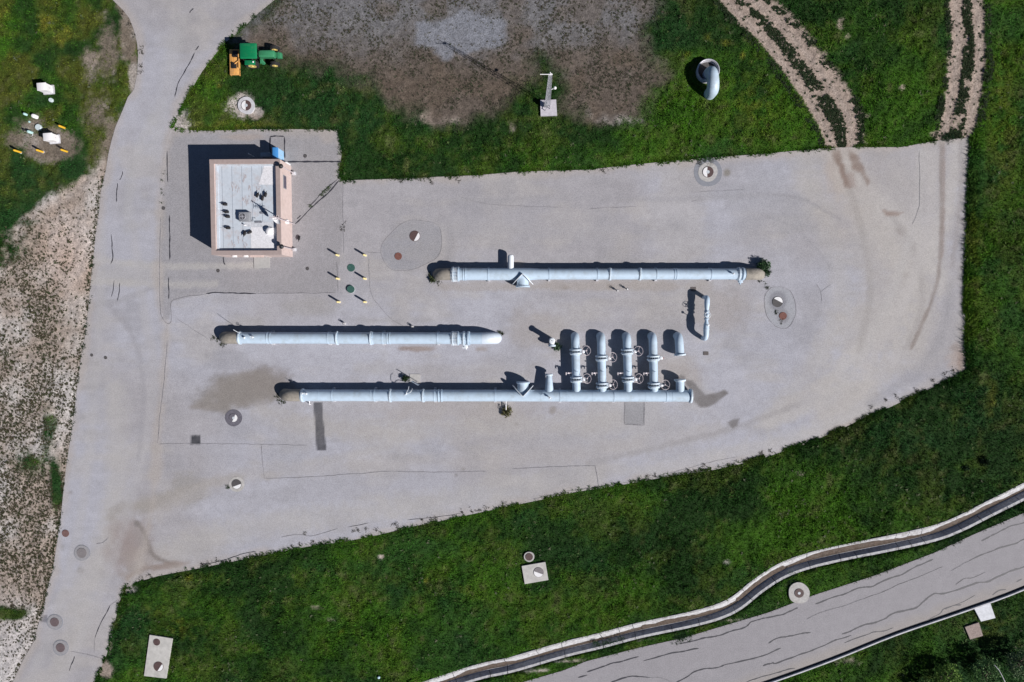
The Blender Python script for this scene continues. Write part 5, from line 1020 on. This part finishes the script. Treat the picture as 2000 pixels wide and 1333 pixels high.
# ------------------------------------------------------------------ grass, weeds, bushes, trees (leaf-sized faces)
def blades(x, y, z, n_per, L, Wd, lean, color, jit=.04, cj=.38):
    """n_per triangular blades at every tuft; returns V, F, C"""
    k = len(x)*n_per; X = np.repeat(x, n_per)+RNG.normal(0, jit, k); Y = np.repeat(y, n_per)+RNG.normal(0, jit, k); Zb = np.repeat(z, n_per)-.01
    Ln = np.repeat(L, n_per)*RNG.uniform(.6, 1.3, k); wd = np.repeat(Wd, n_per)*RNG.uniform(.6, 1.3, k); az = RNG.uniform(0, 2*np.pi, k); le = RNG.uniform(lean[0], lean[1], k)
    dx, dy = np.cos(az), np.sin(az); sx, sy = -dy, dx
    a = np.stack([X-sx*wd/2, Y-sy*wd/2, Zb+RNG.uniform(0, .4, k)*Ln*.3], 1); b = np.stack([X+sx*wd/2, Y+sy*wd/2, Zb+RNG.uniform(0, .4, k)*Ln*.3], 1)
    t = np.stack([X+dx*Ln*np.sin(le), Y+dy*Ln*np.sin(le), Zb+Ln*np.cos(le)], 1)
    V = np.stack([a, b, t], 1).reshape(-1, 3); F = np.arange(len(V)).reshape(-1, 3)
    c = np.repeat(color, n_per, 0)*RNG.uniform(1-cj, 1+cj, (k, 1))*RNG.uniform(.93, 1.07, (k, 3)); C = np.repeat(c, 3, 0)
    return V, F, C
def join(parts):
    Vs, Fs, Cs = [], [], []; o = 0
    for V, F, C in parts: Vs.append(V); Fs.append(F+o); Cs.append(C); o += len(V)
    return np.concatenate(Vs), np.concatenate(Fs), np.concatenate(Cs)
def gz_at(x, y, hd, g, b_): return ground_height(x, y, hd)*(1-.75*np.maximum(g, b_*.8)*(hd < 0)*(sdist(DITCH_W, x, y, False) > 1.0))
N = 620000
x = RNG.uniform(-57, 58, N); y = RNG.uniform(-41, 38.5, N)
hd = hard_dist(x, y); keep = hd < .06; x, y, hd = x[keep], y[keep], hd[keep]
u, v = WP(x, y); bf = bare_field(x, y, u, v); g, lg = gravel_field(x, y); dd = sdist(DITCH_W, x, y, False)
nz = fbm(x, y, 1.3, 71, 3); clump = fbm(x, y, 4.2, 72, 3); big = fbm(x, y, .35, 73, 3)
dens = (1-ss(.12, .85, bf))*(1-.93*g*(1-ss(.55, .68, nz)*.5))*(dd > .80)
west = is_west(u, v) & (v > 300); dens = np.where(west & (bf > .45), .10*ss(.50, .62, clump+.10*(big-.5)), dens)
dens = np.where(((u > 1380) & (v < 300) & (bf > .5)), .05, dens)
k = RNG.random(len(x)) < dens; x, y, hd, u, v, bf, g, clump, big, dd = [q[k] for q in (x, y, hd, u, v, bf, g, clump, big, dd)]
tall = ss(1.1, .1, -hd)*(u > 1850)*(v < 1000); bush = ss(.5, .7, big)
L = (.10+.10*clump+.09*bush+.50*tall)*(1-.45*np.maximum(g, bf)); L = np.where(is_west(u, v), L*.75, L)
Wd = .045+.03*clump
c = green_color(x, y, u, v)*(.62+.85*ss(.3, .7, clump)[:, None])
c = mixc(c, np.array([.115, .095, .078]), g*.75); c = mixc(c, np.array([.085, .085, .055]), ss(.3, .8, bf)*.7)
# dark broad-leaved patches north of the yard
zb = gz_at(x, y, hd, g, bf)
parts = [blades(x, y, zb, 3, L, Wd, (.35, 1.35), c)]
# separate little weeds on the bare ground
def rosettes(x, y, rad, colr, nb=12, lift=0.0):
    hd_ = hard_dist(x, y); k_ = hd_ < -.05; x, y, rad, colr, hd_ = x[k_], y[k_], rad[k_], colr[k_], hd_[k_]
    u_, v_ = WP(x, y); b_ = bare_field(x, y, u_, v_); g_, _ = gravel_field(x, y); z_ = gz_at(x, y, hd_, g_, b_)+.01
    return blades(x, y, z_, nb, rad, rad*.45, (.7, 1.5), colr, jit=.035, cj=.35)
n = 110000; x = RNG.uniform(-56, -33, n); y = RNG.uniform(-41, 24, n); u, v = WP(x, y); b0 = bare_field(x, y, u, v)
m1_ = fbm(x, y, .28, 91, 3); m2_ = fbm(x, y, 1.6, 92, 2)
pd = np.clip(.95-.95*ss(70, 170, u)*ss(1000, 640, v), .13, 1)*(.25+.75*ss(.34, .52, m1_+.5*(m2_-.5)))*(.30+.7*ss(430, 520, v+u*.4))
pd = np.where(v > 960, pd*.9*ss(1330, 1080, v)+.04, pd); pd = pd+.6*ss(10, 0, np.interp(v, LE_V, LE_U)-u-3)
k = (RNG.random(n) < pd*.62) & (b0 > .12) & is_west(u, v) & (v > 330); x, y, u, v = x[k], y[k], u[k], v[k]
cw = mixc(np.tile(np.array([.040, .052, .022]), (len(x), 1)), np.array([.085, .062, .045]), RNG.random(len(x))*.8)
parts.append(rosettes(x, y, RNG.uniform(.06, .145, len(x))*(1+.25*(RNG.random(len(x)) < .1)), cw))
for Ta, Tb, w0 in ((T1L, T1R, .55), (T2L, T2R, .5)):
    n = 16000; i = RNG.integers(0, len(Ta)-1, n); f = RNG.random(n)[:, None]; j = np.minimum(i, len(Tb)-2); t = RNG.uniform(-.55, 1.6, n)
    pa = Ta[i]*(1-f)+Ta[i+1]*f; pb = Tb[j]*(1-f)+Tb[j+1]*f; q = pa+(pb-pa)*t[:, None]; x, y = q[:, 0], q[:, 1]
    dA, dB = sdist(Ta, x, y, False), sdist(Tb, x, y, False); dm_ = np.minimum(dA, dB); cl_ = fbm(x, y, 1.2, 94, 3)
    pr = np.where((t > 0) & (t < 1), .9*ss(.42, .78, dm_)*ss(.36, .5, cl_)+.012, .75*ss(.42, .95, dm_)*ss(.40, .55, cl_)+.012)
    k = RNG.random(n) < pr*.62; x, y = x[k], y[k]
    parts.append(rosettes(x, y, RNG.uniform(.09, .20, len(x)), mixc(np.tile(np.array([.020, .040, .018]), (len(x), 1)), np.array([.05, .05, .03]), RNG.random(len(x))*.6)))
n = 22000; x = RNG.uniform(-25, 17, n); y = RNG.uniform(19, 37, n); g_, l_ = gravel_field(x, y); k = (g_ > .3) & (RNG.random(n) < (.12+.75*ss(.44, .62, fbm(x, y, .8, 96, 3)))*(1-.93*l_)*(.45+.55*ss(37, 25, y))); x, y = x[k], y[k]
parts.append(rosettes(x, y, RNG.uniform(.06, .15, len(x)), mixc(np.tile(np.array([.075, .062, .050]), (len(x), 1)), np.array([.040, .050, .028]), RNG.random(len(x))), 9))
n = 9000; x = RNG.uniform(-57, 58, n); y = RNG.uniform(-41, 38, n); hd_ = hard_dist(x, y); u, v = WP(x, y); b_ = bare_field(x, y, u, v); g_, _ = gravel_field(x, y)
k = (hd_ < -.2) & (b_ < .2) & (g_ < .2) & (sdist(DITCH_W, x, y, False) > 1) & (RNG.random(n) < ss(.47, .62, fbm(x, y, .55, 98, 3))); x, y = x[k], y[k]
cw = mixc(np.tile(np.array([.060, .095, .030]), (len(x), 1)), np.array([.12, .13, .085]), RNG.random(len(x))**2)
V_p, F_p, C_p = rosettes(x, y, RNG.uniform(.09, .20, len(x)), cw, 8); V_p[:, 2] += .05; parts.append((V_p, F_p, C_p))
# edge weeds creeping over the paving
def edge_pts(px, n, off, sd=.12):
    P = W(px); seg = np.hypot(*(P[1:]-P[:-1]).T); cum = np.concatenate([[0], np.cumsum(seg)]); t = RNG.uniform(0, cum[-1], n)
    i = np.clip(np.searchsorted(cum, t)-1, 0, len(seg)-1); f = (t-cum[i])/seg[i]; q = P[i]+(P[i+1]-P[i])*f[:, None]; d = (P[i+1]-P[i])/seg[i][:, None]; nn = np.stack([-d[:, 1], d[:, 0]], 1)
    o = RNG.normal(off, sd, n); q = q+nn*o[:, None]; keep = fbm(q[:, 0], q[:, 1], 1.1, 81, 3) > .46; return q[keep]
EP = [edge_pts([(663,255),(668,300),(662,345),(670,353),(850,346),(1010,336),(1210,325),(1370,310),(1600,291),(1830,275)], 2600, 0),
      edge_pts([(1897,268),(1889,440),(1885,600),(1890,726),(1740,795),(1580,865),(1440,908)], 5200, 0),
      edge_pts([(1440,908),(1300,932),(1120,962),(1000,988),(860,1018),(740,1045),(600,1068),(450,1098),(310,1125),(243,1150),(228,1200),(208,1280),(186,1333)], 3600, 0),
      edge_pts([(335,252),(380,165),(432,92),(500,30)], 700, 0), edge_pts([(335,255),(500,253),(660,253)], 500, 0)]
E = np.concatenate(EP); eu, ev = WP(E[:, 0], E[:, 1]); parts.append(blades(E[:, 0], E[:, 1], np.full(len(E), .02), 4, RNG.uniform(.12, .3, len(E)), np.full(len(E), .045), (.3, 1.4), green_color(E[:, 0], E[:, 1], eu, ev)*.9))
def weeds(pts, n, r, L, colr, nb=5):
    out = []
    for (u, v) in pts:
        c = A(u, v); m = n; xx = RNG.normal(c.x, r, m); yy = RNG.normal(c.y, r, m); out.append(blades(xx, yy, np.full(m, .02), nb, np.full(m, L), np.full(m, .035), (.4, 1.45), np.tile(np.array(colr), (m, 1))))
    return out
DKG = (.022, .04, .016); 
LINE = [(x_, y_) for x_, y_ in [(195,365),(193,378),(191,392),(190,402),(189,425),(187,440),(186,455),(184,470),(183,485),(181,505),(179,520),(178,535),(176,550),(175,566),(322,340),(317,355),(316,370),(315,380),(315,395)]]
for _ in range(90):
    t_ = random.random(); i = random.randint(16, 36); a_, b_ = LEFT_EDGE[i], LEFT_EDGE[i+1]; LINE.append((a_[0]+(b_[0]-a_[0])*t_+random.uniform(-2, 1), a_[1]+(b_[1]-a_[1])*t_))
parts += weeds(LINE, 5, .10, .12, DKG)
CRW = [(275,95),(279,104),(275,130),(274,140),(227,35),(237,28),(252,48),(262,70),(395,1102),(410,1098),(425,1096),(275,1130),(290,1124),(690,1037),(700,1035),(714,1032),(595,1044),(570,1066),(585,1063),(614,1059),(770,1024),(774,1026),(840,1012),(850,1011),(824,1016),(735,1034),(905,1001),(920,999),(935,997),(950,991),(985,983),(1165,953),(1264,929),(1279,928),(1340,920),(1374,908),(1460,897),(1485,890),(1486,886),(1505,881),(1699,797),(1730,781),(1750,775),(1790,762),(1820,744),(1845,730),(1860,722),(843,357),(784,355),(895,352),(1175,332),(1180,334),(670,440),(669,448),(1525,630)]
parts += weeds(CRW, 7, .13, .17, (.045, .042, .032))
parts += weeds([(640,370),(636,374),(632,378),(628,381),(644,366),(606,403)], 9, .12, .16, (.045, .07, .028))
parts += weeds([(1363,313),(1370,322),(1365,318),(1388,313),(1392,320),(1385,324),(1376,314)], 9, .16, .16, (.06, .062, .045))
parts += weeds([(845,543),(848,549),(856,552),(841,538),(426,662),(432,672),(440,674),(418,660),(540,775),(546,783),(555,786),(1497,560),(1485,549),(980,652),(975,650)], 9, .14, .22, (.035, .045, .022))
parts += weeds([(445,950),(446,953)], 10, .08, .14, (.02, .04, .016)); parts += weeds([(1516,611)], 16, .09, .13, (.02, .035, .018))
parts += weeds([(1320+random.uniform(-3,3)+i*6, 1245-i*1.7) for i in range(4)], 30, .3, .3, (.02, .05, .02)); parts += weeds([(1165,1262+random.uniform(-3,3)),(1180,1260),(1195,1256),(1210,1253)], 30, .28, .25, (.02, .055, .018)); parts += weeds([(1870,1053),(1865,1056),(1540,1135),(1548,1128),(1850,268),(1858,267),(1845,270)], 30, .25, .28, (.02, .045, .02))
Vv, Ff, Cc = join(parts); me = raw_mesh('grass', Vv, Ff, Cc, LEAFM, 3); grass = bpy.data.objects.new('grass', me); col.objects.link(grass); tag(grass, 'dark green meadow grass and weeds around the paved yard', 'grass', kind='stuff')

def foliage(c, rad, n, L, color, squash=.7, parent=None, name='foliage', holes=.5, seed=1, hollow=.45):
    rg = np.random.default_rng(seed); k = n*3; d = rg.normal(size=(k, 3)); d /= np.linalg.norm(d, axis=1)[:, None]; r = rg.uniform(hollow, 1, k)**.6
    p = d*r[:, None]; lump = fbm(p[:, 0]*3+seed, p[:, 1]*3+p[:, 2]*2, 1.0, seed, 3); p *= (.62+.75*lump)[:, None]; kp = fbm(p[:, 0]*5+9, p[:, 1]*5+p[:, 2]*3, 1.0, seed+3, 2) > holes*.85; p = p[kp][:n]
    p = p*np.array([rad, rad, rad*squash]); k = len(p); p[:, 2] = p[:, 2]; P = p+np.array([c.x, c.y, c.z])
    P = P[P[:, 2] > .03]; k = len(P); a = rg.normal(size=(k, 3)); a /= np.linalg.norm(a, axis=1)[:, None]; b_ = np.cross(a, rg.normal(size=(k, 3))); b_ /= np.linalg.norm(b_, axis=1)[:, None]; l = L*rg.uniform(.5, 1.3, k)[:, None]
    V = np.stack([P-b_*l*.35, P+a*l, P+b_*l*.35], 1).reshape(-1, 3); F = np.arange(3*k).reshape(-1, 3)
    cc = np.array(color)*rg.uniform(.55, 1.5, (k, 1)); C = np.repeat(cc, 3, 0); off = parent.location if parent is not None else Vector((0,0,0))
    me = raw_mesh(name, V-np.array(off), F, C, LEAFM, 3); o = bpy.data.objects.new(name, me); col.objects.link(o)
    if parent is not None: o.parent = parent
    return o
def bush_thing(u, v, r, color, label, n=420, L=.16, h=.45, seed=1, squash=.8):
    p = A(u, v); t = thing('bush', label, 'bush', p); foliage(p+Vector((0,0,h*.6)), r, n, L, color, squash, t, seed=seed, holes=.45, hollow=.1)
    b = MB()
    for k in range(5): q = k*1.26; b.sweep([p, p+Vector((math.cos(q)*r*.4, math.sin(q)*r*.4, h*.7))], [.02, .008], 6)
    b.build('stem', BARK, t)
bush_thing(1488, 520, .62, (.05,.10,.045), 'dark leafy bush against the east concrete elbow of the north pipeline', 900, .16, .7, 3); bush_thing(1497, 533, .45, (.045,.085,.045), 'small paler bush touching the tip of the east concrete elbow', 380, .13, .4, 8)
bush_thing(990, 804, .55, (.11,.105,.05), 'dry brown bush under the drain of the lower header', 420, .18, .4, 4); bush_thing(1088, 678, .40, (.06,.10,.06), 'small leafy bush between the white riser and the valve branches', 420, .15, .5, 5)
bush_thing(793, 740, .36, (.03,.05,.024), 'dark small bush on the corner of the little slab', 420, .14, .4, 6); bush_thing(845, 546, .34, (.05,.065,.032), 'low scrubby bush at the foot of the west concrete elbow', 240, .16, .25, 7)
bush_thing(1920, 902, .5, (.012,.025,.012), 'dark low bush in the meadow east of the yard', 350, .16, .3, 9); bush_thing(1884, 914, .36, (.014,.03,.014), 'smaller dark tuft just west of the dark bush in the meadow', 200, .16, .25, 10)
def tree(u, v, h, r, color, label, seed, n=5200):
    p = A(u, v); t = thing('tree', label, 'tree', p, group='trees at the southeast corner'); rg = random.Random(seed)
    b = MB(); b.sweep([p-Vector((0,0,.1)), p+Vector((.05,.03,h*.4)), p+Vector((.0,.1,h*.8))], [.16,.11,.04], 12)
    for k in range(9):
        q = rg.uniform(0, 6.28); z0 = h*rg.uniform(.3, .65); e = p+Vector((math.cos(q)*r*.7, math.sin(q)*r*.7, z0+h*.2)); s = p+Vector((.03,.03,z0)); b.sweep([s, (s+e)/2+Vector((0,0,.1)), e], [.06,.04,.012], 7)
    b.build('trunk', BARK, t)
    foliage(p+Vector((0,0,h*.62)), r, n, .15, color, .72, t, 'crown', .52, seed)
    return t
tree(1836, 1310, 2.0, 1.35, (.13,.22,.05), 'bright green young tree cut by the bottom edge of the photo', 21, 2300); tree(1908, 1300, 2.2, 1.4, (.10,.18,.07), 'mid green tree to the east of the brightest one, with a pale pipe across it', 22, 2300)
tree(1974, 1283, 2.3, 1.4, (.11,.16,.085), 'dull green tree at the very corner of the photo', 23, 2300); tree(1796, 1334, 1.6, 1.0, (.11,.19,.06), 'westernmost small tree at the bottom edge', 24, 1300)
b = MB(); b.sweep([A(1942, 1299, 2.3), A(1951, 1309, 2.4), A(1957, 1320, 2.4), A(1964, 1335, 2.2)], [.025,.03,.035,.04], 8); tag(b.build('bare_branch', CONCW), 'thin pale bare branch curving over the corner trees', 'branch')
